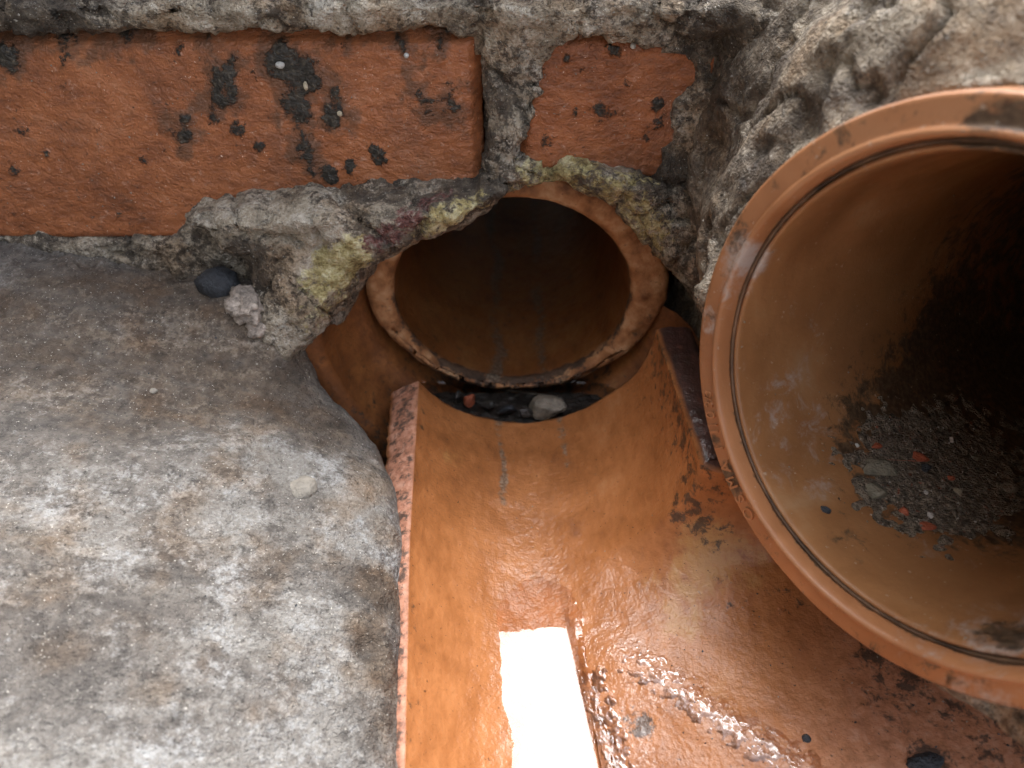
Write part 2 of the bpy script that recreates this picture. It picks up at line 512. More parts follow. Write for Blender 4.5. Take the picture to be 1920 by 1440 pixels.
M['film'] = mat_water("water_film", 1.75, 0.003)
M['pool'] = mat_water("pool_water", 1.45, 0.0012)

# ------------------------------------------------------------------ setting: ground, floor and the chamber's other walls
GZ = 0.199
def box_bm(bm, x0, x1, y0, y1, z0, z1):
    vs = [bm.verts.new(p) for p in ((x0, y0, z0), (x1, y0, z0), (x1, y1, z0), (x0, y1, z0), (x0, y0, z1), (x1, y0, z1), (x1, y1, z1), (x0, y1, z1))]
    for f in ((0, 3, 2, 1), (4, 5, 6, 7), (0, 1, 5, 4), (1, 2, 6, 5), (2, 3, 7, 6), (3, 0, 4, 7)):
        bm.faces.new([vs[i] for i in f])
def bm_mesh(name, bm, smooth=False):
    me = bpy.data.meshes.new(name)
    bmesh.ops.recalc_face_normals(bm, faces=bm.faces)
    bm.to_mesh(me)
    bm.free()
    if smooth:
        me.polygons.foreach_set("use_smooth", np.ones(len(me.polygons), bool))
    return me

X0, X1, Y0, Y1 = -0.31, 0.34, -0.52, 0.075
xs = [-300, X0 - 0.1, X1 + 0.1, 300]
ys = [-300, Y0 - 0.1, Y1 + 0.02, 300]
gv = [(x, y, GZ) for y in ys for x in xs]
gf = [(j * 4 + i, j * 4 + i + 1, j * 4 + i + 5, j * 4 + i + 4) for j in range(3) for i in range(3) if not (i == 1 and j == 1)]
obj("ground", mesh_np("ground", gv, gf, False), M['earth'], kind="structure")
bm = bmesh.new()
box_bm(bm, X0 - 0.1, X1 + 0.1, Y0 - 0.1, 0.42, -0.13, -0.085)
obj("floor", bm_mesh("floor", bm), M['silt'], kind="structure")
for nm, b in (("wall_left", (X0 - 0.1, X0, Y0, Y1, -0.08, GZ - 0.004)), ("wall_back", (X0 - 0.1, X1 + 0.1, Y0 - 0.1, Y0 - 0.003, -0.08, GZ - 0.004))):
    bm = bmesh.new()
    box_bm(bm, *b)
    o = obj(nm, bm_mesh(nm, bm), M['render'], kind="structure")

bm = bmesh.new()
box_bm(bm, -1.25, -0.95, -6.0, 3.0, GZ + 0.004, 2.6)  # unseen wall added to keep sky light out of the plastic pipe
obj("added_sky_blocker", bm_mesh("added_sky_blocker", bm), M['render'], kind="structure")
# right wall, pierced where the plastic pipe passes
tc_ = (X1 + 0.05 - 0.0893) / 0.834
yc_, zc_ = -0.1502 + 0.531 * tc_, 0.12 - 0.148 * tc_
ang_ = np.linspace(0, 2 * math.pi, 64, endpoint=False)
inn = np.stack([yc_ + 0.105 * np.cos(ang_), zc_ + 0.066 * np.sin(ang_)], -1)
oy0, oy1, oz0, oz1 = Y0, 0.60, -0.08, GZ - 0.004
out = []
for a in ang_:
    c, s_ = math.cos(a), math.sin(a)
    k = min(((oy1 if c > 0 else oy0) - yc_) / c if abs(c) > 1e-9 else 1e9, ((oz1 if s_ > 0 else oz0) - zc_) / s_ if abs(s_) > 1e-9 else 1e9)
    out.append((yc_ + k * c, zc_ + k * s_))
wv, wf = [], []
for x in (X1, X1 + 0.1):
    wv += [(x, *p) for p in inn] + [(x, *p) for p in out]
for k in range(64):
    k2 = (k + 1) % 64
    wf += [(k, k2, 64 + k2, 64 + k), (128 + k, 192 + k, 192 + k2, 128 + k2), (k, 128 + k, 128 + k2, k2), (64 + k, 64 + k2, 192 + k2, 192 + k)]
obj("wall_right", mesh_np("wall_right", wv, wf, False), M['render'], kind="structure")

# ------------------------------------------------------------------ brick wall in front: mortar with openings, and bricks
YB = -0.006                                        # plane of the brick faces
def wallpts(pts, y):
    return [tuple(at(px, py, 'y', y)[[0, 2]]) for px, py in pts]

BR1 = wallpts([(-120, 70), (60, 72), (200, 66), (300, 64), (420, 66), (520, 62), (640, 68), (700, 64), (800, 66), (885, 80), (893, 150), (892, 240), (893, 325), (780, 332), (640, 338), (540, 346), (420, 358), (365, 368), (338, 392), (328, 432), (200, 440), (80, 436), (0, 434), (-120, 432)], YB)
BR2 = wallpts([(1062, 80), (1120, 76), (1142, 100), (1168, 84), (1215, 94), (1245, 116), (1292, 134), (1276, 168), (1240, 205), (1250, 240), (1230, 270), (1222, 316), (1150, 300), (1070, 288), (1035, 304), (992, 298), (984, 268), (1008, 230), (1014, 190), (1030, 160), (1034, 120)], YB)
LIP = wallpts([(335, 425), (345, 385), (370, 362), (520, 342), (700, 330), (880, 326), (960, 352), (940, 380), (850, 437), (690, 512), (645, 590), (600, 655), (596, 740), (560, 760), (500, 700), (470, 600), (470, 540), (455, 500), (400, 462)], -0.02)
OPEN_L = [(596, 800), (597, 735), (602, 655), (648, 578), (692, 512), (762, 470), (850, 437), (900, 402), (940, 379)]
OPEN = wallpts(OPEN_L[:3], -0.032) + wallpts(OPEN_L[3:6], -0.026) + wallpts(OPEN_L[6:], -0.016)
OPEN += wallpts([(985, 352), (1050, 345), (1125, 380), (1195, 445), (1245, 500), (1290, 540)], -0.010)
OPEN += [(0.084, 0.045), (0.088, 0.02), (0.085, -0.06), (-0.085, -0.06)]

h = 0.0016
gx = np.arange(-0.312, 0.345, h)
gy = np.arange(-0.085, 0.078, h)
gz = np.arange(-0.085, GZ, h)
X, Z = np.meshgrid(gx, gz, indexing='ij')
P2 = np.stack([X, np.zeros_like(X), Z], -1)
edge_n = fbm(P2, 90, 3, 0.6, 3) * 0.0050 + fbm(P2, 320, 2, 0.6, 8) * 0.0012
dB = np.minimum(polydist(X, Z, BR1), polydist(X, Z, BR2))
# bricks out of the frame: higher courses and the rest of the row
MORE = [(-0.305, -0.212, 0.082, 0.15), (-0.26, -0.055, 0.172, 0.1830), (-0.043, 0.15, 0.172, 0.1830), (0.162, 0.30, 0.172, 0.1830)]
for a, b, c, d in MORE:
    dB = np.minimum(dB, polydist(X, Z, [(a, c), (b, c), (b, d), (a, d)]))
rel = 0.0085 + 0.004 * fbm(P2, 22, 3, 0.5, 1) + 0.0025 * fbm(P2, 75, 3, 0.6, 2)
# swelling above the bricks at the top of the frame and between them
rel = rel + 0.009 * sstep(0.150, 0.168, Z) * (1 - sstep(0.17, 0.182, Z)) * (0.7 + 0.6 * fbm(P2, 28, 3, 0.5, 6))
jx = at(945, 200, 'y', -0.006)[0]
xk = at(899, 200, 'y', -0.006)[0]
rel = rel - 0.016 * np.exp(-((X - xk - 0.0012 * fbm(P2, 60, 2, .5, 77)) / 0.0020) ** 2) * sstep(0.108, 0.118, Z) * sstep(0.150, 0.140, Z)
rel = rel + 0.0025 * np.exp(-((X - jx - 0.003) / 0.008) ** 2) * sstep(0.10, 0.12, Z)
# crust round the head of the clay pipe, right of the joint
rel = rel + 0.008 * np.exp(-((np.hypot(X - 0.005, Z - 0.05) - 0.071) / 0.012) ** 2) * sstep(-0.01, 0.02, X)
# mortar lip left of the opening
dL = polydist(X, Z, LIP)
lip = 0.021 * (1 - sstep(-0.011, 0.006, dL + edge_n * 1.5)) * (1 + 0.35 * fbm(P2, 40, 3, 0.5, 12))
lip = lip + 0.012 * (1 - sstep(-0.012, 0.004, dL)) * (1 - sstep(0.045, 0.09, Z))
rel = rel + lip
# big swelling towards the plastic pipe on the right
rel = rel + 0.045 * sstep(0.060, 0.115, X) * sstep(0.0, 0.10, Z + 0.6 * (X - 0.06)) * (1 - 0.75 * sstep(0.165, 0.2, Z))
rel = np.where(dB + edge_n < 0.012, -0.016 + (rel + 0.016) * sstep(-0.0015, 0.0032, dB + edge_n * 0.9), rel)
dO = polydist(X, Z, OPEN) + edge_n * 0.45 + 0.0045 * (1 - sstep(-0.01, 0.015, X))
FV = np.empty((len(gx), len(gy), len(gz)), np.float32)
for j, y in enumerate(gy):
    f = -(y + rel) * 0.8
    # hole: rounded where the surface turns into it
    rx_, ry_, rz_ = X - 0.0893, y + 0.1502, Z - 0.12
    al_ = rx_ * 0.834 + ry_ * 0.531 - rz_ * 0.148
    rp_ = np.sqrt(np.maximum(rx_ ** 2 + ry_ ** 2 + rz_ ** 2 - al_ ** 2, 0))
    FV[:, j, :] = np.maximum(smax(f, -dO, 0.006), np.where(al_ > -0.02, 0.0625 - rp_, -1))
topx = GZ - 0.005 + 0.006 * noise3(np.stack([X * 18, X * 0, X * 0 + 3.3], -1)) - 0.010 * sstep(0.0, 0.035, X) * sstep(0.12, 0.06, X)
FV = np.maximum(FV, (Z - topx)[:, None, :].astype(np.float32))
V, Q = surface_nets(FV, (gx[0], gy[0], gz[0]), h)
N = vnormals(V, Q)
disp = 0.0038 * fbm(V, 70, 4, 0.62, 31) + 0.0011 * fbm(V, 420, 2, 0.6, 32)
pits = np.clip(fbm(V, 130, 2, 0.5, 40) - 0.28, 0, 1)
crev = sstep(0.80, 1.0, 1 - np.abs(fbm(V, 30, 3, .5, 47)) * 4)
V = V + N * (disp - 0.006 * pits - 0.0035 * crev)[:, None]

def blobs(V, bvh, lst):
    """largest of soft spots (px, py, radius m, strength) laid on a surface"""
    out = np.zeros(len(V))
    for px, py, r, s in lst:
        loc, _ = hit(bvh, px, py)
        if loc is None:
            continue
        d = np.linalg.norm(V - np.array(loc), axis=1)
        out = np.maximum(out, s * (1 - sstep(0.35, 1.25, d / r)))
    return out
bv_m = bvh_of(V, Q)
ye = blobs(V, bv_m, [(640, 500, .014, 1), (665, 475, .010, 1), (600, 530, .010, .8), (620, 570, .014, .55), (590, 600, .012, .45), (590, 645, .008, .55),
                     (830, 415, .009, .8), (800, 430, .008, .7), (870, 395, .008, .75), (905, 385, .007, .6), (1050, 320, .012, .85), (1090, 305, .010, .7), (1000, 325, .010, .7), (1110, 350, .012, .6),
                     (1160, 365, .012, .7), (1190, 395, .012, .7), (1215, 430, .012, .75), (1235, 470, .009, .5), (1060, 345, .008, .7), (965, 350, .008, .5), (1205, 340, .01, .5)])
V = V + N * (ye * (0.0010 + 0.0016 * fbm(V, 200, 3, .6, 48)))[:, None]
mort = mesh_np("mortar", V, Q)
attr(mort, "yellow", ye)
attr(mort, "red", blobs(V, bv_m, [(800, 385, .007, .8), (765, 410, .007, .9), (730, 440, .007, .9), (700, 460, .006, .8), (830, 370, .006, .7)]))
attr(mort, "pale", blobs(V, bv_m, [(410, 400, .016, .35), (470, 390, .016, .3), (560, 440, .018, .4), (600, 450, .01, .5), (440, 40, .02, .6), (250, 45, .02, .5), (640, 40, .022, .6), (800, 30, .02, .5),
                                   (1000, 60, .02, .35), (1240, 50, .02, .4), (545, 590, .02, .3), (560, 500, .012, .3), (1340, 200, .02, .3), (950, 300, .01, .35)]))
attr(mort, "dark", blobs(V, bv_m, [(60, 40, .03, .8), (140, 35, .02, .6), (905, 200, .01, .8), (915, 270, .008, .8), (930, 180, .01, .5), (1330, 70, .02, .7), (1270, 150, .015, .6), (1100, 330, .010, .8), (1060, 310, .006, .5),
                                   (830, 400, .008, .4), (880, 360, .015, .7), (460, 480, .014, .8), (1240, 320, .012, .9), (540, 20, .012, .5), (700, 340, .02, .4)]))
wall = thing("brick_wall", "old wall of orange-red bricks in thick dirty mortar above the dark pipe opening", "wall", (0, 0, 0))
obj("mortar", mort, M['wall_mortar'], wall, label="rough dirty grey-brown mortar with yellow crust round the opening")

def make_brick(poly_box, grime, seed, yface=YB, tilt=0.0, low=None):
    x0, x1, z0, z1 = poly_box
    hh = 0.0011
    nx, nz = int((x1 - x0) / hh), int((z1 - z0) / hh)
    gx, gz = np.linspace(x0, x1, nx), np.linspace(z0, z1, nz)
    X, Z = np.meshgrid(gx, gz, indexing='ij')
    if low is not None:
        zl = np.interp(X, *low)
        Z = zl + (Z - z0) / (z1 - z0) * (z1 - zl)
        z0 = zl
    P = np.stack([X, np.full_like(X, seed * 0.37), Z], -1)
    e = np.minimum(np.minimum(X - x0, x1 - X), np.minimum(Z - z0, z1 - Z))
    Y = yface + tilt * (X - x1) + 0.005 * (1 - sstep(0, 0.006, e)) ** 2 + 0.0008 * fbm(P, 60, 3, 0.5, seed) + 0.0004 * fbm(P, 300, 3, 0.6, seed + 3)
    G = np.zeros_like(X)
    wob = fbm(P, 110, 4, 0.68, seed + 9) * 0.0068
    for g in grime:
        if isinstance(g, tuple):
            c = at(g[0], g[1], 'y', yface)
            r = g[2] * 0.00019
            d = (np.hypot(X - c[0], (Z - c[2]) * 0.8) - r) + wob * min(1, r / .002)
            G = np.maximum(G, g[3] * (1 - sstep(-0.0011, 0.0009, d)))
        else:
            d = polydist(X, Z, wallpts(g, yface)) + wob
            G = np.maximum(G, 1 - sstep(-0.0028, 0.0026, d))
    H = np.zeros_like(X)
    for g in grime:
        if not isinstance(g, tuple):
            H = np.maximum(H, 1 - sstep(-0.001, 0.009, polydist(X, Z, wallpts(g, yface)) + 2 * wob))
    Y = Y - 0.0004 * G * (1 + 0.8 * fbm(P, 330, 2, 0.5, seed + 5))
    V = np.stack([X, Y, Z], -1).reshape(-1, 3)
    idx = np.arange(nx * nz).reshape(nx, nz)
    F = [tuple(q) for q in np.stack([idx[:-1, :-1], idx[1:, :-1], idx[1:, 1:], idx[:-1, 1:]], -1).reshape(-1, 4).tolist()]
    rim = list(idx[:, 0]) + list(idx[-1, 1:]) + list(idx[-2::-1, -1]) + list(idx[0, -2:0:-1])
    n0 = len(V)
    back = V[rim].copy()
    back[:, 1] = 0.068
    V = np.concatenate([V, back])
    m = len(rim)
    for k in range(m):
        F.append((rim[k], n0 + k, n0 + (k + 1) % m, rim[(k + 1) % m]))
    F.append(tuple(range(n0, n0 + m)))
    me = mesh_np("brick", V, F)
    attr(me, "grime", np.concatenate([G.ravel(), np.zeros(m)]))
    attr(me, "halo", np.concatenate([H.ravel(), np.zeros(m)]))
    return me
g1 = [[(388, 72), (406, 72), (410, 110), (440, 116), (448, 180), (430, 202), (396, 202), (390, 172), (405, 150), (392, 112)],
      [(500, 88), (520, 72), (545, 88), (552, 112), (595, 120), (614, 158), (582, 170), (586, 218), (560, 238), (540, 215), (532, 200), (536, 150), (502, 130)],
      [(556, 240), (580, 258), (588, 300), (592, 335), (582, 338), (572, 310), (560, 290), (572, 280)],
      [(600, 214), (620, 196), (640, 200), (656, 215), (632, 238), (608, 228)],
      [(775, 168), (800, 166), (815, 182), (835, 166), (862, 170), (856, 190), (864, 216), (846, 196), (815, 196), (790, 202)],
      [(745, 70), (762, 90), (765, 110), (752, 140), (742, 120), (748, 100)],
      [(-20, 80), (28, 86), (38, 128), (-20, 132)], [(330, 218), (352, 215), (358, 262), (340, 276), (328, 262)],
      [(640, 60), (655, 60), (650, 92)], [(800, 60), (840, 60), (826, 86)], [(60, 60), (190, 60), (120, 82)], [(200, 55), (262, 55), (236, 78)],
      (447, 272, 8, .9), (488, 270, 9, 1), (708, 292, 14, 1), (656, 305, 9, 1), (618, 326, 12, .9), (443, 236, 11, .8), (118, 110, 9, .8), (40, 248, 16, .55), (225, 405, 6, 1), (400, 225, 9, .6), (626, 175, 9, .6),
      (20, 325, 14, .6), (92, 290, 12, .5), (330, 85, 8, .6), (460, 155, 9, .7), (480, 145, 7, .6), (300, 420, 12, .5), (150, 375, 14, .5), (268, 300, 7, .5), (840, 110, 9, .5)]
g2 = [(1130, 205, 13, .7), (1062, 105, 8, .9), (1145, 102, 12, .9), (1232, 190, 9, .8), (1230, 235, 11, .8), (1216, 262, 8, .8), (1080, 210, 9, .5), (1025, 258, 14, .55), (1180, 160, 8, .5), (1060, 280, 10, .5)]
obj("brick", make_brick((-0.2115, -0.0105, 0.0795, 0.1585), g1, 1, low=((-0.21, -0.115, -0.10, -0.05, -0.01), (0.0795, 0.0795, 0.090, 0.0985, 0.1025))), M['brick'], wall, label="wet orange-red brick spattered with black mortar dirt")
obj("brick", make_brick((0.002, 0.072, 0.100, 0.1585), g2, 5, low=((0.0, 0.02, 0.066), (0.1065, 0.1085, 0.103))), M['brick'], wall, label="broken orange-red half brick over the pipe opening")
for k, (a, b, c, d) in enumerate(MORE):
    obj("brick", make_brick((a - 0.003, b + 0.003, c - 0.003, d + 0.003), [], 11 + k, -0.004), M['brick'], wall)

# ------------------------------------------------------------------ benching on the left
EDGE = [(-0.030, -0.30)] + [tuple(at(px, py, 'z', 0.031)[:2]) for px, py in ((738, 1440), (744, 1200), (748, 1050), (748, 960), (735, 880), (705, 810), (655, 765), (605, 738))]
BENCH = EDGE + [(-0.092, -0.012), (-0.098, 0.12), (-0.6, 0.12), (-0.6, -0.8), (-0.03, -0.8)]
h = 0.0018
gx = np.arange(-0.312, -0.015, h)
gy = np.arange(-0.36, 0.036, h)
gz = np.arange(-0.08, 0.112, h)
X, Y = np.meshgrid(gx, gy, indexing='ij')
P2 = np.stack([X, Y, np.zeros_like(X)], -1)
dE = polydist(X, Y, BENCH)
d = -dE
top = 0.029 + 0.050 * (1 - np.exp(-np.clip(d, 0, 1) / 0.085)) + 0.004 * fbm(P2, 14, 3, 0.5, 5)
top = top + 0.006 * np.exp(-((X + 0.16) / 0.05) ** 2 - ((Y + 0.03) / 0.03) ** 2)
top = top + 0.014 * sstep(-0.075, -0.005, Y) * sstep(-0.085, -0.13, X) + 0.030 * np.exp(-((X + 0.094) / 0.024) ** 2 - ((Y + 0.018) / 0.030) ** 2)
dEn = dE + 0.0016 * fbm(P2, 60, 3, 0.5, 9)
FV = np.empty((len(gx), len(gy), len(gz)), np.float32)
for k, z in enumerate(gz):
    FV[:, :, k] = smax((z - top) * 0.9, dEn, 0.009)
V, Q = surface_nets(FV, (gx[0], gy[0], gz[0]), h)
N = vnormals(V, Q)
bv_b = bvh_of(V, Q)
upper = np.clip((V[:, 1] + 0.10) / 0.08, 0, 1)
disp = 0.0018 * fbm(V, 50, 4, 0.55, 51) + 0.0007 * fbm(V, 280, 3, 0.65, 52)
disp = disp - 0.004 * np.clip(fbm(V, 120, 2, 0.5, 60) - 0.36, 0, 1) - 0.009 * np.clip(fbm(V, 150, 2, 0.5, 66) - 0.22, 0, 1) * upper
# the dimple near the channel and a shallow crack
for px, py, r, a in ((690, 1215, .006, .0030), (718, 1140, .004, .0015), (330, 520, .004, .002), (120, 560, .004, .002), (200, 575, .005, .002), (160, 495, .005, .002)):
    l, _ = hit(bv_b, px, py)
    if l is not None:
        disp = disp - a * (1 - sstep(0.3, 1.0, np.linalg.norm(V - np.array(l), axis=1) / r))
crk = [hit(bv_b, *p)[0] for p in ((490, 780), (470, 860), (445, 920), (430, 985), (415, 1040))]
crk = np.array([tuple(c) for c in crk])
dc = polydist(V[:, 0] + fbm(V, 150, 2, 0.5, 70) * 0.003, V[:, 1], np.concatenate([crk[:, :2], crk[::-1, :2] + 1e-5]))
disp = disp - 0.0014 * (1 - sstep(0.0004, 0.0022, np.abs(dc)))
V = V + N * disp[:, None]
bench_me = mesh_np("concrete_benching", V, Q)
bv_b = bvh_of(V, Q)
attr(bench_me, "pale", np.clip(blobs(V, bv_b, [(80, 1350, .06, .38), (250, 1250, .06, .38), (420, 1330, .05, .4), (200, 1050, .035, .4), (360, 1080, .03, .45), (470, 830, .014, .6), (530, 870, .012, .45), (440, 1000, .018, .5),
        (660, 960, .012, .6), (640, 1010, .014, .5), (140, 930, .02, .45), (240, 880, .018, .35), (560, 1180, .018, .5), (640, 1290, .012, .6), (600, 1400, .02, .5), (20, 1150, .03, .5), (330, 960, .014, .35), (700, 980, .008, .4)]), 0, 1))
attr(bench_me, "dark", np.clip(blobs(V, bv_b, [(250, 470, .035, .5), (100, 490, .04, .5), (400, 470, .025, .55), (130, 620, .035, .3), (300, 600, .03, .25), (180, 1190, .02, .5), (100, 1220, .016, .4), (330, 1120, .013, .5), (480, 1110, .010, .5), (540, 1020, .012, .5), (320, 1060, .010, .45),
        (690, 1215, .007, .8), (718, 1140, .005, .8), (600, 830, .018, .35), (560, 750, .014, .5), (540, 700, .007, .9), (700, 1350, .012, .5), (660, 1080, .012, .45), (60, 800, .02, .4), (260, 790, .02, .35), (640, 790, .02, .4), (740, 1250, .008, .5), (20, 700, .02, .3), (580, 940, .009, .4), (520, 930, .009, .4)]), 0, 1))
attr(bench_me, "yellow", np.zeros(len(V)))
attr(bench_me, "brown", blobs(V, bv_b, [(120, 620, .05, .7), (330, 620, .05, .75), (480, 690, .035, .8), (250, 760, .03, .6), (600, 800, .02, .7), (700, 900, .014, .7), (725, 1000, .010, .7), (715, 1100, .012, .9), (690, 1180, .010, .8), (720, 1250, .010, .8), (60, 1080, .025, .5), (150, 700, .03, .6), (520, 650, .03, .7), (400, 720, .03, .7), (720, 1380, .010, .6)]))
obj("concrete_benching", bench_me, M['bench'], label="worn grey-white concrete benching sloping down to the clay channel", category="benching")

# ------------------------------------------------------------------ clay pipe in the wall (> barrel, socket)
def lathe(profile, nseg, axis_o, axis_d, closed=False, jig=None, a0=0.0, a1=2 * math.pi):
    """profile: (distance along the axis, radius)"""
    d = np.asarray(axis_d, float)
    d = d / np.linalg.norm(d)
    a = np.cross(d, [0, 0, 1.0])
    a /= np.linalg.norm(a)
    b = np.cross(a, d)
    full = abs(a1 - a0 - 2 * math.pi) < 1e-6
    t = np.linspace(a0, a1, nseg, endpoint=not full)
    pr = np.asarray(profile, float)
    S, T = np.meshgrid(np.arange(len(pr)), t, indexing='ij')
    rr = pr[S, 1]
    V = np.asarray(axis_o) + pr[S, 0][..., None] * d + rr[..., None] * (np.cos(T)[..., None] * a + np.sin(T)[..., None] * b)
    n = len(t)
    F = []
    for i in range(len(pr) - (0 if closed else 1)):
        for j in range(n if full else n - 1):
            i2 = (i + 1) % len(pr)
            F.append((i * n + j, i * n + (j + 1) % n, i2 * n + (j + 1) % n, i2 * n + j))
    return V.reshape(-1, 3), F, S.ravel(), T.ravel()

def dense(pts, step):
    out = []
    for (a, b), (c, d) in zip(pts[:-1], pts[1:]):
        n = max(1, int(math.hypot(c - a, d - b) / step))
        out += [(a + (c - a) * k / n, b + (d - b) * k / n) for k in range(n)]
    return out + [pts[-1]]

PD = np.array([0, math.cos(R_(3)), -math.sin(R_(3))])
PO = np.array([0.0, 0.0, 0.05])
prof = [(0.42, 0.0505), (0.15, 0.0505)] + dense([(0.149, 0.0505), (0.0035, 0.0505), (0.0010, 0.0518), (0.0, 0.0535), (0.0, 0.0600), (0.0012, 0.0622), (0.004, 0.0630), (0.05, 0.0632)], 0.0018) + [(0.42, 0.0632)]
V, F, S, T = lathe(prof, 200, PO, PD)
al = (V - PO) @ PD
rad = np.linalg.norm(V - PO - al[:, None] * PD, axis=1)
nz = fbm(V, 70, 4, 0.6, 81)
rimw = np.exp(-(al / 0.02) ** 2)
Vn = V.copy()
Vn += PD * (rimw * (0.0024 * nz + 0.008 * np.clip(fbm(V, 55, 2, .5, 84) - 0.22, 0, 1)))[:, None]
radial = (V - PO - al[:, None] * PD) / rad[:, None]
inner = rad < 0.0525
Vn += radial * ((np.where(inner, 1, -1) * 0.0012 * np.abs(fbm(V, 90, 3, .6, 86)) * rimw + 0.0005 * fbm(V, 40, 3, .5, 87)))[:, None]
low_ = sstep(0.2, -0.9, (V[:, 2] - PO[2]) / rad)
Vn -= radial * (np.where(rad > 0.0575, 0.0068 * low_, 0) + np.where((rad > 0.0532) & (rad <= 0.0575), 0.001 * low_, 0))[:, None]
Vn[:, 0] += np.where(rad > 0.0575, 0.0045, np.where(rad > 0.0532, 0.002, 0)) * sstep(-0.6, 0.5, V[:, 0] / rad) * rimw
Vn[:, 2] = 0.0498 + (Vn[:, 2] - 0.05) * 0.88
pipe_me = mesh_np("barrel", Vn, F)
face = (al < 0.006).astype(float)
attr(pipe_me, "matte", face * 0.9)
ang = np.arctan2(V[:, 0], -(V[:, 2] - 0.05))       # 0 at the bottom
attr(pipe_me, "grime", np.where(inner & (al > 0.002), 0.30, 0.0) + face * np.where(np.abs(ang) < 0.7, 0.62, np.where(np.abs(ang) < 1.6, 0.34, 0.14)))  # stains; the bore share also paints its inner darkness
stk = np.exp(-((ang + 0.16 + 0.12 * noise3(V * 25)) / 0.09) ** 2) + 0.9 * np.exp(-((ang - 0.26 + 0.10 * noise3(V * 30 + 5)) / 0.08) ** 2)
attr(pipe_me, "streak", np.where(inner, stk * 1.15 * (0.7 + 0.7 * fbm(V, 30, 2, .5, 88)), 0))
attr(pipe_me, "glaze_and_bore_shade", np.where(inner & (al > 0.004), 0.45, 0.0))  # shade of the bore painted into its clay colour
cp = thing("clay_pipe", "round clay pipe mouth in the wall, dark and empty inside", "pipe", (0, 0, 0))
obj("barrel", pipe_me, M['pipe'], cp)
prof = dense([(-0.028, 0.0765), (-0.014, 0.0745), (-0.003, 0.0700), (0.004, 0.0632)], 0.003) + [(0.044, 0.0632), (0.06, 0.094), (-0.026, 0.095), (-0.030, 0.092), (-0.030, 0.0815)]
V, F, S, T = lathe(prof, 110, PO, PD, closed=True, a0=R_(-186), a1=R_(-4))
V = V + 0.0012 * np.stack([fbm(V, 50, 3, .5, 91), fbm(V, 50, 3, .5, 92), fbm(V, 50, 3, .5, 93)], -1)
so_me = mesh_np("socket", V, F)
attr(so_me, "grime", 0.30 + 0.3 * sstep(0.02, -0.01, V[:, 2]))
for a_ in ("matte", "streak", "glaze_and_bore_shade"):
    attr(so_me, a_, np.zeros(len(V)))
obj("socket", so_me, M['socket'], cp, label="dark stained socket wall round the pipe mouth")

# ------------------------------------------------------------------ clay channel with a side branch
NS, NY = 220, 230
ys = -0.0233 - np.linspace(0, 1, NY) ** 1.05 * 0.29
ss = np.linspace(0, 1, NS)
Yg, Sg = np.meshgrid(ys, ss, indexing='ij')
xc = np.interp(-Yg, [0.02, 0.109, 0.185, 0.33], [0.003, 0.0080, 0.0145, 0.030])
RAD = 0.0505
phi = np.where(Sg < 0.45, -R_(58) + (R_(58) + R_(14)) * Sg / 0.45, R_(14) + R_(76) * (Sg - 0.45) / 0.55)
rx = np.where(phi > 0, RAD + 0.004 * np.sin(np.clip(phi, 0, 2)), RAD)
xa = xc + rx * np.sin(phi)
za = RAD - RAD * np.cos(phi)
# branch profile
q = np.clip((Sg - 0.45) / 0.55, 0, 1)
x14 = xc + (RAD + 0.004 * math.sin(R_(14))) * math.sin(R_(14))
xb = x14 + (0.30 - x14) * q ** 1.35
L = 0.080
z14 = RAD - RAD * math.cos(R_(14))
dxb = xb - x14
zb = z14 + math.tan(R_(14)) * 1.15 * L * (1 - np.exp(-dxb / L)) * 1.0
w = np.where(Sg > 0.45, sstep(0.098, 0.137, -Yg + 0.006 * noise3(np.stack([xa * 60, Yg * 60, za * 0], -1))), 0)
Xg = xa + (xb - xa) * w
Zg = za + (zb - za) * w
# low ridge where the branch joins
a2, b2 = np.array([0.019, -0.126]), np.array([0.090, -0.190])
e2 = (b2 - a2) / np.linalg.norm(b2 - a2)
along = (Xg - a2[0]) * e2[0] + (Yg - a2[1]) * e2[1]
across = (Xg - a2[0]) * (-e2[1]) + (Yg - a2[1]) * e2[0] + 0.004 * noise3(np.stack([along * 30, along * 0, along * 0], -1))
Zg = Zg + w * 0.0015 * np.exp(-(across / 0.0075) ** 2) * sstep(0.0, 0.02, along)
Zg = Zg - w * 0.002 * sstep(0.0, -0.04, across) * sstep(0.01, 0.05, along)
P = np.stack([Xg, Yg, Zg], -1)
rimL = np.exp(-(Sg / 0.02) ** 2)
Zg = Zg + 0.0010 * fbm(P, 38, 4, .5, 101) + 0.0003 * fbm(P, 220, 3, .6, 102)
Yg2 = Yg + np.exp(-((Yg + 0.0233) / 0.012) ** 2) * 0.0022 * fbm(P, 60, 3, .6, 103)
inner_v = np.stack([Xg, Yg2, Zg], -1)
du = np.gradient(inner_v, axis=0)
dv = np.gradient(inner_v, axis=1)
nn = np.cross(dv, du)
nn /= np.linalg.norm(nn, axis=-1, keepdims=True) + 1e-12
if nn[NY // 2, NS // 4, 2] < 0:
    nn = -nn
TH = 0.0145
nl = nn.copy()
outer_v = inner_v - nl * TH
outer_v[:, 0, 2] += 0.0005
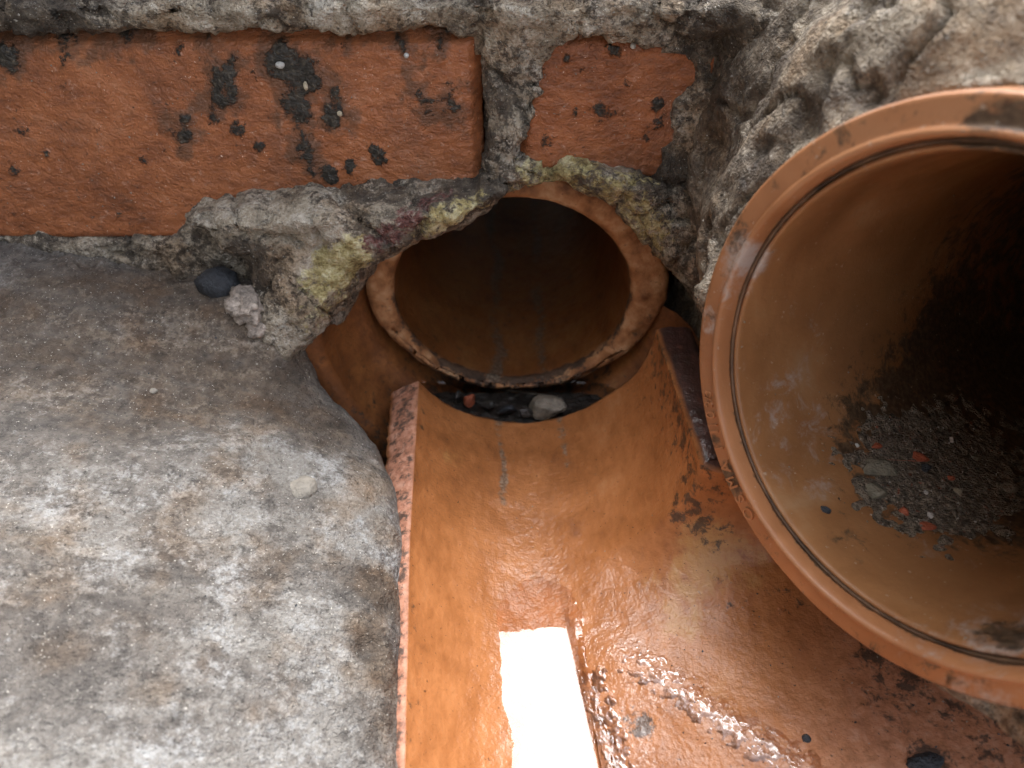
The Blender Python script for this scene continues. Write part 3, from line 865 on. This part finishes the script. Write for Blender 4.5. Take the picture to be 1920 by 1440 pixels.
# rounded, chipped rims: extra rows between the inner and the outer edge
def bridge(ia, ob, bul, n=7, seed=0):
    rows = []
    for k in range(1, n):
        t = k / n
        p = ia * (1 - t) + ob * t
        nrm = bul * (math.sin(math.pi * t) ** 0.5)
        rows.append(p + nrm + 0.0009 * np.stack([fbm(p, 110, 3, .6, seed), fbm(p, 110, 3, .6, seed + 1), fbm(p, 110, 3, .6, seed + 2)], -1))
    return rows
upv = np.array([0, 0, 1.0])
rowsL = bridge(inner_v[:, 0], outer_v[:, 0], upv * 0.0010, 7, 111)
rowsR = bridge(inner_v[:, -1], outer_v[:, -1], upv * 0.0014, 7, 121)
# one closed strip round the section: outer reversed, left rim, inner, right rim
sec = np.concatenate([np.stack(rowsL[::-1], 1), inner_v, np.stack(rowsR, 1), outer_v[:, ::-1]], 1)
ntot = sec.shape[1]
V = sec.reshape(-1, 3)
nL = len(rowsL)
F = []
for i in range(NY - 1):
    for j in range(ntot):
        j2 = (j + 1) % ntot
        F.append((i * ntot + j, i * ntot + j2, (i + 1) * ntot + j2, (i + 1) * ntot + j))
def capface(i, flip):
    # end wall: join inner vertex k with outer vertex k
    for k in range(NS - 1):
        a, b = i * ntot + nL + k, i * ntot + nL + k + 1
        c, d_ = i * ntot + nL + NS + len(rowsR) + (NS - 1 - k - 1), i * ntot + nL + NS + len(rowsR) + (NS - 1 - k)
        F.append((a, b, c, d_) if flip else (d_, c, b, a))
capface(0, True)
capface(NY - 1, False)
me = mesh_np("clay_channel", V, F)
bmx = bmesh.new()
bmx.from_mesh(me)
bmesh.ops.recalc_face_normals(bmx, faces=bmx.faces)
bmx.to_mesh(me)
bmx.free()
me.polygons.foreach_set("use_smooth", np.ones(len(me.polygons), bool))
bv_c = bvh_of(V, F)
part = np.zeros((NY, ntot))
lm = np.zeros((NY, ntot)); lm[:, :nL + 1] = 1
matte = np.zeros((NY, ntot)); matte[:, :nL] = 0.95; matte[:, nL] = .7
matte[:, nL:nL + NS] = np.maximum(matte[:, nL:nL + NS], w * sstep(0.055, 0.11, along + 0.3 * across) * 0.6)
gl = np.zeros((NY, ntot)); gl[:, nL + NS:nL + NS + len(rowsR)] = (1 - w[:, -1:]) * 0.95
gl[:, nL + NS + len(rowsR):nL + NS + len(rowsR) + 60] = (1 - w[:, -1:]) * 0.9
gr = np.full((NY, ntot), 0.08); gr[:, :nL] = 0.50
iv = inner_v
wall_r = sstep(R_(50), R_(84), phi) * (1 - w)
grI = 0.10 + 0.42 * wall_r + 0.30 * sstep(0.62, 0.72, Sg) * w * (1 - sstep(0.72, 0.85, Sg)) * 0 + 0.22 * sstep(R_(-38), R_(-56), phi)
gr[:, nL:nL + NS] = grI
film = np.zeros((NY, ntot))
film[:, nL:nL + NS] = np.clip(0.05 + w * 1.0 * np.exp(-((across - 0.001) / 0.008) ** 2) * sstep(-0.01, 0.01, along) + 0.7 * np.exp(-((Xg - xc - 0.024) / 0.008) ** 2) * sstep(-0.115, -0.14, Yg), 0, 1) * (1 - matte[:, nL:nL + NS] * 0.8)
attr(me, "film", film.ravel())
attr(me, "matte", matte.ravel())
attr(me, "glaze_and_bore_shade", gl.ravel())
gr = gr.ravel()
gr = np.maximum(gr, blobs(V, bv_c, [(1290, 960, .012, .62), (1340, 1000, .010, .55), (1265, 800, .008, .5), (1700, 1250, .022, .60), (1640, 1210, .014, .55), (1800, 1330, .016, .5), (1850, 1380, .02, .45), (1200, 1355, .007, .7), (1660, 1330, .01, .5), (1870, 1400, .016, .5), (1740, 1430, .008, .8), (1350, 1120, .012, .38), (1490, 1120, .014, .35), (1200, 760, .008, .4), (1180, 800, .006, .4)]))
attr(me, "grime", gr)
attr(me, "ochre", blobs(V, bv_c, [(1330, 1030, .016, .8), (1300, 1080, .014, .7), (1280, 1150, .014, .6), (1400, 1060, .014, .6), (1230, 1100, .012, .5), (850, 860, .008, .5), (1000, 1000, .02, .3)]))
stk = np.zeros(len(V))
mid = (iv[..., 0] - xc)
s1 = 1.0 * (0.85 + 0.6 * noise3(iv * 70)) * np.exp(-((mid + 0.0095 + 0.004 * noise3(iv * 45)) / 0.0030) ** 2) * sstep(-0.095, -0.055, Yg) + 0.62 * np.exp(-((mid - 0.018) / 0.0028) ** 2) * sstep(-0.075, -0.045, Yg)
s1 = s1 + 0.48 * np.exp(-(mid / 0.006) ** 2) * np.exp(-((Yg + 0.105) / 0.02) ** 2)
tmp = np.zeros((NY, ntot)); tmp[:, nL:nL + NS] = s1
attr(me, "streak", tmp.ravel())
obj("clay_channel", me, M['channel'], label="wet glazed orange clay half-pipe channel running out from the pipe mouth", category="channel")

# ------------------------------------------------------------------ plastic pipe from the right (> socket, barrel, seal, lettering)
RC = np.array([0.0893, -0.1502, 0.1200])
RN = np.array([-0.834, -0.531, 0.148])
RN /= np.linalg.norm(RN)
AX = -RN                                            # into the pipe
prof = [(0.90, 0.002), (0.90, 0.0548)] + dense([(0.30, 0.0548), (0.040, 0.0548), (0.034, 0.0556), (0.0052, 0.0558)], 0.006)[:-1] + dense([(0.0052, 0.0558), (0.0040, 0.0561), (0.0035, 0.0566), (0.0038, 0.0572), (0.0048, 0.0574), (0.0050, 0.0582), (0.0040, 0.0586), (0.0014, 0.0586), (0.0000, 0.0588), (-0.0012, 0.0592), (-0.0016, 0.0598), (-0.0014, 0.0605), (-0.0008, 0.0609), (-0.0003, 0.0610), (0.0000, 0.0612), (0.0002, 0.0666), (0.0007, 0.0672), (0.0020, 0.0674), (0.030, 0.0674)], 0.0006) + [(0.060, 0.0672), (0.066, 0.0600), (0.92, 0.0600)]
KR = 0.980
V, F, S, T = lathe([(a, b * KR) for a, b in prof], 256, RC, AX)
al = (V - RC) @ AX
rad = np.linalg.norm(V - RC - al[:, None] * AX, axis=1) / KR
V = V + ((V - RC - al[:, None] * AX) / rad[:, None]) * (0.0003 * fbm(V, 30, 2, .5, 131))[:, None]
so = mesh_np("socket", V, F)
innerm = sstep(0.0572, 0.0564, rad) * sstep(0.0, 0.004, al)
attr(so, "inner", innerm)
bv_p = bvh_of(V, F)
lime = 0.16 + 0.22 * innerm * sstep(0.0, 0.5, fbm(V, 22, 3, .55, 137)) + blobs(V, bv_p, [(1390, 490, .010, .75), (1370, 540, .008, .6), (1330, 600, .006, .5), (1480, 640, .03, .22), (1450, 720, .02, .22), (1500, 800, .03, .18), (1880, 1170, .014, .5), (1560, 1190, .01, .3), (1900, 1290, .03, .4), (1860, 260, .012, .3)])
attr(so, "lime", lime)
dirt = 0.12 * innerm + 0.58 * innerm * sstep(0.045, 0.12, al) + 0.20 * (rad > 0.0608) * sstep(-0.2, 0.35, fbm(V, 18, 2, .5, 133)) + 0.17 * (rad > 0.0608) + 0.18 * (rad > 0.0585) + blobs(V, bv_p, [(1370, 890, .005, .75), (1375, 910, .004, .7), (1420, 1010, .008, .6), (1460, 1080, .008, .6), (1890, 1190, .010, .8), (1880, 265, .010, .6), (1340, 830, .004, .3), (1620, 800, .02, .5), (1850, 800, .05, .7), (1700, 850, .04, .7), (1580, 1010, .012, .4), (1850, 960, .03, .7)])  # rim and silt dirt; the ramp along the bore paints its deepening shade
groove = sstep(0.0020, 0.0044, al) * (rad > 0.0568) * (rad < 0.0590)
attr(so, "dirt", np.clip(dirt + 0.62 * groove, 0, 1))
pp = thing("plastic_pipe", "large orange-brown plastic drain pipe end with moulded lettering on its rim", "pipe", (0, 0, 0))
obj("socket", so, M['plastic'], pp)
prof = [(0.0036, 0.0585), (0.0034, 0.0577), (0.0040, 0.0575), (0.0056, 0.0575), (0.0056, 0.0584)]
V, F, S, T = lathe([(a, b * KR) for a, b in prof], 256, RC, AX, closed=True)
obj("seal", mesh_np("seal", V, F), M['rubber'], pp, label="thin dirty black seal ring inside the rim")

# moulded letters standing on the sloping band of the rim
a_ = np.cross(AX, [0, 0, 1.0]); a_ /= np.linalg.norm(a_)
b_ = np.cross(a_, AX)
def ring_angle(px, py):
    d = ray(px, py)
    t = ((RC - CAM) @ AX) / (d @ AX)
    p = CAM + d * t - RC
    return math.atan2(p @ b_, p @ a_)
def letter(ch, px, py, size, flip=1):
    cu = bpy.data.curves.new("letter", 'FONT')
    cu.body = ch
    cu.size = size
    cu.extrude = 0.00040
    cu.bevel_depth = 0.00006
    cu.align_x = 'CENTER'
    cu.align_y = 'CENTER'
    tmp_o = bpy.data.objects.new("tmp", cu)
    COL.objects.link(tmp_o)
    dg = bpy.context.evaluated_depsgraph_get()
    me = bpy.data.meshes.new_from_object(tmp_o.evaluated_get(dg))
    bpy.data.objects.remove(tmp_o)
    an = ring_angle(px, py)
    er = math.cos(an) * a_ + math.sin(an) * b_
    et = -math.sin(an) * a_ + math.cos(an) * b_
    # band runs from (0, .0612) to (.0002, .0666)
    tb = (0.0054 * er + 0.0002 * AX); tb /= np.linalg.norm(tb)
    nb = np.cross(et, tb)
    if nb @ RN < 0:
        nb = -nb
    mid_ = RC + 0.06410 * KR * er + 0.00010 * AX + nb * 0.0001
    yb = tb
    xb_ = np.cross(yb, nb)
    co = np.array([v.co[:] for v in me.vertices])
    new = mid_ + co[:, :1] * xb_ + co[:, 1:2] * yb * 1.0 + co[:, 2:3] * nb
    for v, c in zip(me.vertices, new):
        v.co = c
    me.materials.clear()
    for nm in ("lime", "dirt", "inner"):
        attr(me, nm, np.full(len(me.vertices), 0.25 if nm == "lime" else 0.0))
    obj("letter", me, M['plastic'], pp)
for ch, px, py, sz in (("O", 1412, 958, .0050), ("S", 1399, 930, .0050), ("M", 1386, 900, .0050), ("A", 1376, 872, .0050), ("1", 1362, 838, .0046), ("1", 1355, 808, .0050), ("1", 1352, 796, .0050), ("0", 1348, 778, .0050), ("2", 1344, 758, .0042), ("/", 1342, 748, .0042), ("3", 1340, 740, .0042)):
    letter(ch, px, py, sz)

# ------------------------------------------------------------------ mortar haunch round the plastic pipe
h = 0.0018
gx = np.arange(0.035, 0.345, h)
gy = np.arange(-0.25, 0.03, h)
gz = np.arange(-0.06, 0.235, h)
X, Y, Z = np.meshgrid(gx, gy, gz, indexing='ij', sparse=True)
rx_, ry_, rz_ = X - RC[0], Y - RC[1], Z - RC[2]
al = rx_ * AX[0] + ry_ * AX[1] + rz_ * AX[2]
rad = np.sqrt(np.maximum((rx_ - al * AX[0]) ** 2 + (ry_ - al * AX[1]) ** 2 + (rz_ - al * AX[2]) ** 2, 0))
body = smax(rad - 0.100 - 0.03 * sstep(0.02, 0.09, al) , 0.012 - al + 0.45 * (rad - 0.066), 0.012)
body = smin(body, smax(-(Y + 0.012 + 0.05 * sstep(0.06, 0.13, X)), 0.066 + 0.2 * (Z - 0.105) - X, 0.012), 0.035)
body = smax(body, Z - 0.215, 0.02)
body = smax(body, 0.050 - Z - 0.35 * (Y + 0.06), 0.01)              # sits above the channel rim
# a chunk of mortar between the pipe and the channel rim
body = smin(body, smax(smax(rad - 0.0775, 0.0065 - al, 0.004), np.abs(Z - 0.082) - 0.032, 0.012), 0.01)
cav = np.where(al > 0.063, rad - 0.0586, rad - 0.0659)
body = np.maximum(body, -np.maximum(cav, -al - 0.2))
# keep clear of the clay pipe mouth
op = np.sqrt((X - 0.0) ** 2 + (Z - 0.05) ** 2) - 0.076
body = smax(body, -np.maximum(op, Y * 0 - 1), 0.008)
V, Q = surface_nets(body, (gx[0], gy[0], gz[0]), h)
N = vnormals(V, Q)
al_v = (V - RC) @ AX
rad_v = np.linalg.norm(V - RC - al_v[:, None] * AX, axis=1)
amp = sstep(0.0670, 0.073, rad_v)
V = V + N * (amp * (0.0080 * fbm(V, 28, 4, .55, 141) + 0.0008 * fbm(V, 300, 3, .6, 142) - 0.010 * np.clip(fbm(V, 60, 2, .5, 145) - 0.30, 0, 1) - 0.0030 * sstep(0.80, 1.0, 1 - np.abs(fbm(V, 24, 3, .5, 147)) * 4)))[:, None]
hm = mesh_np("mortar_haunch", V, Q)
bv_h = bvh_of(V, Q)
attr(hm, "pale", blobs(V, bv_h, [(1700, 100, .03, .3), (1850, 110, .03, .35), (1560, 130, .02, .35), (1480, 230, .014, .35), (1350, 260, .014, .2), (1900, 60, .02, .4)]))
attr(hm, "dark", blobs(V, bv_h, [(1680, 140, .012, .75), (1640, 160, .010, .5), (1530, 190, .008, .7), (1420, 310, .008, .9), (1340, 180, .014, .6), (1270, 170, .014, .5), (1300, 420, .012, .4), (1290, 500, .010, .4), (1300, 700, .02, .5), (1440, 150, .014, .5), (1260, 300, .01, .5)]))
attr(hm, "yellow", blobs(V, bv_h, [(1225, 430, .008, .5), (1240, 480, .006, .4), (1310, 820, .01, .35)]))
attr(hm, "red", np.zeros(len(V)))
obj("mortar_haunch", hm, M['haunch'], label="lumpy grey-brown mortar packed around the plastic pipe", category="mortar")

# ------------------------------------------------------------------ water
ny, nx = 220, 120
yy = np.linspace(-0.098, -0.31, ny)
tt = np.linspace(-1, 1, nx)
Yw, Tw = np.meshgrid(yy, tt, indexing='ij')
xcw = np.interp(-Yw, [0.02, 0.109, 0.185, 0.33], [0.003, 0.0080, 0.0145, 0.030])
Xw = xcw + Tw * 0.0180
dxw = Xw - xcw
rip = sstep(0.0105, 0.0145, dxw + 0.06 * (Yw + 0.16))
Pw = np.stack([Xw, Yw * 0.55, 0 * Xw], -1)
Zw = 0.00195 + 0.00020 * fbm(Pw, 42, 2, .5, 152) + 0.00003 * fbm(Pw, 190, 2, .5, 154) + rip * 0.0007 * (0.5 + fbm(Pw, 300, 3, .55, 151)) - 0.0022 * sstep(-0.128, -0.100, Yw)
V = np.stack([Xw, Yw, Zw], -1).reshape(-1, 3)
idx = np.arange(ny * nx).reshape(ny, nx)
F = np.stack([idx[:-1, :-1], idx[1:, :-1], idx[1:, 1:], idx[:-1, 1:]], -1).reshape(-1, 4)
wm = mesh_np("water", V, F)
attr(wm, "ripple", rip.ravel() * 0.5 + 0.01)
obj("water", wm, M['water'], kind="structure", label="shallow clear water lying along the channel bottom")

# thin films of water clinging to the ridge and the branch
def film_sheet(a, b, w0, w1, nu, nv, seed, thr, amp, fscale, rim):
    a, b = np.array(a), np.array(b)
    e = (b - a) / np.linalg.norm(b - a)
    nrm = np.array([-e[1], e[0]])
    U_, W_ = np.meshgrid(np.linspace(0, np.linalg.norm(b - a), nu), np.linspace(w0, w1, nv), indexing='ij')
    wob = 0.004 * noise3(np.stack([U_ * 30, U_ * 0, U_ * 0], -1))
    XX = a[0] + U_ * e[0] + (W_ - wob) * nrm[0]
    YY = a[1] + U_ * e[1] + (W_ - wob) * nrm[1]
    ZZ = np.zeros_like(XX)
    for i_ in range(nu):
        for j_ in range(nv):
            l_, _, _, _ = bv_c.ray_cast(Vector((XX[i_, j_], YY[i_, j_], 0.2)), Vector((0, 0, -1)))
            ZZ[i_, j_] = l_.z if l_ else -0.05
    for _ in range(3):                                # water is smoother than its bed
        ZZ[1:-1, 1:-1] = (ZZ[1:-1, 1:-1] * 2 + ZZ[:-2, 1:-1] + ZZ[2:, 1:-1] + ZZ[1:-1, :-2] + ZZ[1:-1, 2:]) / 6
    Pn = np.stack([XX, YY, XX * 0], -1)
    t_ = fbm(Pn, fscale, 4, .62, seed) + 0.34 * np.exp(-(W_ / rim) ** 2) - thr
    t_ = t_ - 1.4 * (1 - sstep(0, 0.28, np.minimum(np.minimum(U_ / U_.max(), 1 - U_ / U_.max()), np.minimum(W_ - w0, w1 - W_) / (w1 - w0))))
    th = amp * t_
    V_ = np.stack([XX, YY, ZZ + np.clip(th, -0.002, 0.0004)], -1).reshape(-1, 3)
    ix = np.arange(nu * nv).reshape(nu, nv)
    F_ = np.stack([ix[:-1, :-1], ix[1:, :-1], ix[1:, 1:], ix[:-1, 1:]], -1).reshape(-1, 4)
    fm = mesh_np("water", V_, F_)
    attr(fm, "ripple", np.full(len(V_), 0.25))
    return fm
obj("water", film_sheet((0.018, -0.123), (0.108, -0.206), -0.012, 0.012, 260, 70, 171, 0.22, 0.0008, 300, 0.0075), M['film'], kind="structure", label="glinting film of water along the ridge in the clay")
obj("water", film_sheet((0.0235, -0.124), (0.036, -0.205), -0.011, 0.008, 200, 70, 177, 0.20, 0.0008, 300, 0.0070), M['film'], kind="structure", label="wet patches beside the water in the channel")

# dark pool between the channel end and the pipe mouth
bm = bmesh.new()
bmesh.ops.create_grid(bm, x_segments=160, y_segments=50, size=1)
co = np.array([v.co[:] for v in bm.verts])
pz = 0.0022 + 0.00035 * fbm(co * np.array([0.058, 0.0125, 0]), 120, 2, .5, 191) + 0.0013 * sstep(0.86, 1.0, co[:, 1]) * sstep(0.1, 0.5, np.abs(fbm(co, 3.0, 2, .5, 197)) * 2.2)
for v, z_ in zip(bm.verts, pz):
    v.co = Vector((v.co.x * 0.058, -0.0110 + v.co.y * 0.0125, z_))
me = bm_mesh("water", bm, True)
attr(me, "ripple", np.full(len(me.vertices), 0.2))
obj("water", me, M['pool'], kind="structure", label="dark water pooled under the pipe mouth")

bm = bmesh.new()
bmesh.ops.create_grid(bm, x_segments=90, y_segments=40, size=1)
co = np.array([v.co[:] for v in bm.verts]) * np.array([0.050, 0.0125, 0]) + np.array([0, -0.012, 0])
for v, p_, n_ in zip(bm.verts, co, fbm(co, 180, 4, .65, 195)):
    v.co = Vector((p_[0], p_[1], -0.0030 + 0.0026 * n_))
obj("silt", bm_mesh("silt", bm, True), M['darkstone'], kind="stuff", label="dark gritty silt under the water at the pipe mouth")

# ------------------------------------------------------------------ stones, crumbs and grit
def stone(name, label, cat, loc, size, mat, seed, group=None, sub=3, rough=0.28, rot=0.0, sink=0.0, angular=False):
    bm = bmesh.new()
    if angular:
        rg = np.random.default_rng(seed)
        p = rg.normal(size=(16, 3))
        p /= np.linalg.norm(p, axis=1, keepdims=True)
        p *= rg.uniform(0.75, 1.05, (16, 1))
        for q in p:
            bm.verts.new(q)
        bmesh.ops.convex_hull(bm, input=bm.verts)
        bmesh.ops.bevel(bm, geom=list(bm.edges), offset=0.09, segments=1, affect='EDGES')
    else:
        bmesh.ops.create_icosphere(bm, subdivisions=sub, radius=1.0)
    co = np.array([v.co[:] for v in bm.verts])
    n = fbm(co + seed * 3.7, 1.1, 3, .55, seed)
    n2 = fbm(co + seed * 1.3, 4.0, 2, .6, seed + 1)
    co = co * (1 + rough * 1.5 * n + rough * 0.45 * n2)[:, None]
    c, s = math.cos(rot), math.sin(rot)
    co = co * np.array(size)
    co = np.stack([co[:, 0] * c - co[:, 1] * s, co[:, 0] * s + co[:, 1] * c, co[:, 2]], -1)
    for v, p in zip(bm.verts, co):
        v.co = p
    me = bm_mesh(name, bm, not angular)
    o = obj(name, me, mat, label=label, category=cat)
    o.location = (loc[0], loc[1], loc[2] - sink)
    if group:
        o["group"] = group
    return o

def on(bvh, px, py, lift=0.0):
    l, nrm = hit(bvh, px, py)
    if l is None:
        print("no surface at", px, py)
        return Vector(at(px, py, 'z', 0.05)), Vector((0, 0, 1))
    return (l + nrm * lift), nrm

l, _ = on(bv_b, 412, 540, 0.002)
stone("stone", "small black coal-like stone wedged under the mortar lip", "stone", l, (.0085, .0065, .0065), M['coal'], 3, rough=.22)
l, _ = on(bv_b, 462, 575, 0.001)
stone("mortar_crumb", "pale crumbly lump of mortar beside the black stone", "mortar lump", l, (.0070, .0105, .0060), M['crumb'], 5, rough=.5, rot=.5, sub=4)
l, _ = on(bv_b, 485, 612, 0.0)
stone("mortar_crumb", "small brown flake of mortar at the foot of the pale crumbly lump", "mortar lump", l, (.0045, .005, .0030), M['crumb'], 6, rough=.5)
l, _ = on(bv_b, 567, 912, -0.0015)
stone("pebble", "round pale pebble set in the concrete benching", "pebble", l, (.0050, .0056, .0030), M['pebble'], 8, rough=.16)
l, _ = on(bv_b, 288, 733, 0.0)
stone("grit", "tiny pale stone chip on the brown upper part of the benching", "grit", l, (.0013, .0012, .0010), M['pebble'], 9)
l, _ = on(bv_b, 278, 468, 0.0)
stone("brick_chip", "thin red brick smear on the dark top of the benching", "brick chip", l, (.0060, .0022, .0008), M['redchip'], 10, rough=.4)
l, _ = on(bv_b, 80, 446, 0.001)
stone("grit", "small pale stone under the bottom edge of the left brick", "grit", l, (.0030, .0018, .0018), M['grey'], 11)

bv_w = BVHTree.FromPolygons([(-1, YB, -1), (1, YB, -1), (1, YB, 1), (-1, YB, 1)], [(0, 1, 2, 3)])
for px, py, sz, lab, rot in ((573, 161, (.0008, .0007, .0016), "largest cream seed-like grain in the black smear on the left brick", .3), (637, 213, (.0010, .0007, .0010), "cream grain on the small black blotch of the left brick", 0),
                        (762, 104, (.0009, .0007, .0009), "white grain near the top edge of the left brick", 0), (1187, 86, (.0010, .001, .0010), "tiny white grain above the half brick", 0), (525, 122, (.0016, .001, .0012), "grey grain in the top of the black smear", 0)):
    l = at(px, py, 'y', YB - 0.0015)
    stone("grit", lab, "grit", l, sz, M['cream'] if 'cream' in lab else M['white'], int(px) % 50, sub=2, rough=.15)

# stones in the dark pool
for px, py, sz, mt, lab in ((1030, 757, (.0120, .0080, .0055), 'grey', "flat grey stone lying in the dark pool at the pipe mouth"), (915, 752, (.0042, .0036, .0028), 'darkstone', "dark wet stone left in the pool by the channel end"),
                            (950, 762, (.0050, .0036, .0028), 'coal', "dark wet stone next to the flat grey stone"), (880, 745, (.004, .004, .003), 'redchip', "small dull red chip in the dark pool"), (985, 768, (.004, .003, .003), 'darkstone', "small black stone at the lip of the channel end"), (860, 738, (.0045, .004, .0035), 'darkstone', "leftmost dark stone in the pool")):
    l = at(px, py, 'z', 0.0025)
    stone("stone", lab, "stone", l, sz, M[mt], int(px) % 37, rough=.1, sink=.002, angular=True)
l = at(1566, 1377, 'z', 0.03)
l, nn_ = on(bv_c, 1566, 1377, 0.001)
stone("grit", "white grain on the orange clay below the plastic pipe", "grit", l, (.0018, .0013, .0010), M['white'], 44, sub=2, rough=.15)
l, nn_ = on(bv_c, 1740, 1430, 0.001)
stone("stone", "black lump on the pink clay at the bottom edge", "stone", l, (.0060, .0035, .0020), M['coal'], 45, rough=.4)
l, nn_ = on(bv_c, 1512, 1385, 0.0005)
stone("grit", "small black grain beside the wet ridge", "grit", l, (.0016, .0016, .0014), M['coal'], 46, sub=2)

# silt bed inside the plastic pipe: a gritty mound lying on the bottom of the bore
ctr, cn = on(bv_p, 1725, 905)
ctr = np.array(ctr)
an0 = math.atan2((ctr - RC) @ b_, (ctr - RC) @ a_)
al0 = (ctr - RC) @ AX
NA, NB = 120, 120
A, B = np.meshgrid(np.linspace(-0.85, 0.85, NA), np.linspace(-0.042, 0.11, NB), indexing='ij')
rr = 0.0556
ew = np.hypot(A / 0.82, np.where(B < 0, B / 0.036, B / 0.10)) + 0.30 * fbm(np.stack([A * 0.056, B, A * 0], -1), 70, 4, .7, 161)
th_ = np.clip(1 - ew, -0.4, 1) * 0.0050 + 0.0020 * fbm(np.stack([A * 0.056, B, A * 0 + 1], -1), 220, 3, .65, 162) - 0.0004
R2 = rr - th_
an = an0 + A
Vs = RC + (al0 + B)[..., None] * AX + R2[..., None] * (np.cos(an)[..., None] * a_ + np.sin(an)[..., None] * b_)
idx = np.arange(NA * NB).reshape(NA, NB)
Fs = np.stack([idx[:-1, :-1], idx[1:, :-1], idx[1:, 1:], idx[:-1, 1:]], -1).reshape(-1, 4)
sm = mesh_np("silt", Vs.reshape(-1, 3), Fs)
obj("silt", sm, M['silt'], kind="stuff", label="black gritty silt lying on the bottom of the plastic pipe", category="silt")
bv_s = bvh_of(Vs.reshape(-1, 3), Fs)
bits = [(1541, 962, (.0032, .0026, .0026), 'coal', "rounded black pebble at the left edge of the silt"), (1735, 987, (.0036, .0022, .0014), 'redchip', "largest flat red chip at the front of the silt"), (1694, 960, (.0020, .0020, .0014), 'redchip', "small orange chip left of the largest red chip"),
        (1656, 875, (.0018, .0018, .0016), 'coal', "small black stone resting on the olive lump"), (1735, 880, (.0022, .0022, .0018), 'coal', "small black stone right of the olive lump"), (1650, 880, (.0068, .0048, .0030), 'olive', "olive-grey lump in the middle of the silt"), (1640, 920, (.0045, .0040, .0022), 'olive', "lower olive-grey lump on the silt"),
        (1720, 855, (.0058, .0030, .0018), 'redchip', "dull red brick fragment half buried in the silt"), (1645, 840, (.0024, .0022, .0016), 'redchip', "dull red chip above the olive lump"), (1782, 897, (.0018, .0011, .0010), 'redchip', "small red chip in the middle right of the silt"), (1795, 922, (.0022, .0020, .0014), 'cream', "cream chip at the right of the silt"),
        (1892, 915, (.0034, .0026, .0016), 'grey', "grey stone near the right edge of the photo in the pipe"), (1744, 966, (.0012, .0014, .0010), 'white', "white grain beside the largest red chip"), (1545, 917, (.0009, .0009, .0008), 'white', "white grain above the rounded black pebble"), (1606, 835, (.0010, .0010, .0008), 'white', "white grain at the upper left of the silt"),
        (1784, 825, (.0012, .0014, .0010), 'white', "white grain at the upper right of the silt"), (1735, 924, (.0010, .0010, .0008), 'white', "white grain in the centre of the silt"), (1830, 860, (.0028, .0020, .0012), 'olive', "dim olive chip towards the dark of the pipe")]
for k, (px, py, sz, mt, lab) in enumerate(bits):
    l, nrm = hit(bv_s, px, py)
    if l is None:
        l, nrm = hit(bv_p, px, py)
    stone("grit" if max(sz) < .0025 else "stone", lab, "grit" if max(sz) < .0025 else "stone", l, sz, M[mt], 60 + k, rough=.1, angular=True)

# loose sand grains lying on the benching, the bricks, the clay and the plastic
def grains(name, label, spots, size, mat, seed):
    rg = np.random.default_rng(seed)
    Vv, Ff = [], []
    for loc, nrm in spots:
        p = rg.normal(size=(6, 3))
        p = np.array([(1, 0, 0), (-1, 0, 0), (0, 1, 0), (0, -1, 0), (0, 0, 1), (0, 0, -1)]) * rg.uniform(0.5, 1.1, (6, 1)) + 0.2 * p
        r_ = size * rg.uniform(0.5, 1.4) ** 2
        b0 = len(Vv)
        Vv += [tuple(np.array(loc) + q * r_) for q in p]
        for a in (0, 1):
            for b in (2, 3):
                for c in (4, 5):
                    Ff.append((b0 + a, b0 + b, b0 + c))
    o = obj(name, mesh_np(name, Vv, Ff, False), mat, kind="stuff", label=label)
    return o
def scatter(bvh, x0, x1, y0, y1, n, rg):
    out = []
    for _ in range(n):
        l_, n_ = hit(bvh, rg.uniform(x0, x1), rg.uniform(y0, y1))
        if l_ is not None:
            out.append((l_, n_))
    return out
rg = np.random.default_rng(5)
bx = lambda x0, x1, y0, y1, n: [(at(rg.uniform(x0, x1), rg.uniform(y0, y1), 'y', YB - 0.0002), None) for _ in range(n)]
grains("sand", "pale sand grains scattered over the benching and mortar", scatter(bv_b, 0, 740, 450, 1440, 240, rg) + scatter(bv_m, 330, 900, 340, 650, 110, rg) + scatter(bv_m, 0, 1300, 0, 60, 90, rg) + scatter(bv_h, 1250, 1900, 20, 500, 150, rg), 0.00035, M['pebble'], 1)
grains("sand", "fine bright sand grains stuck on the bricks", bx(0, 880, 85, 330, 130) + bx(0, 330, 330, 425, 40) + bx(1020, 1220, 110, 290, 40), 0.00022, M['pebble'], 2)
grains("sand", "fine grains stuck on the plastic and clay", scatter(bv_p, 1320, 1900, 200, 1280, 150, rg) + scatter(bv_c, 790, 1260, 720, 1100, 40, rg) + scatter(bv_c, 1300, 1900, 1150, 1440, 70, rg), 0.00026, M['pebble'], 3)
grains("sand", "dark grains scattered over the clay and benching", scatter(bv_b, 0, 740, 450, 1440, 45, rg) + scatter(bv_c, 1250, 1900, 1000, 1440, 90, rg), 0.00030, M['coal'], 4)
if bv_s is not None:
    grains("sand", "grit scattered over the silt in the plastic pipe", scatter(bv_s, 1540, 1915, 760, 1020, 260, rg), 0.00042, M['grey'], 5)
    grains("sand", "white specks scattered over the silt in the plastic pipe", scatter(bv_s, 1540, 1915, 770, 1020, 60, rg), 0.00030, M['white'], 6)
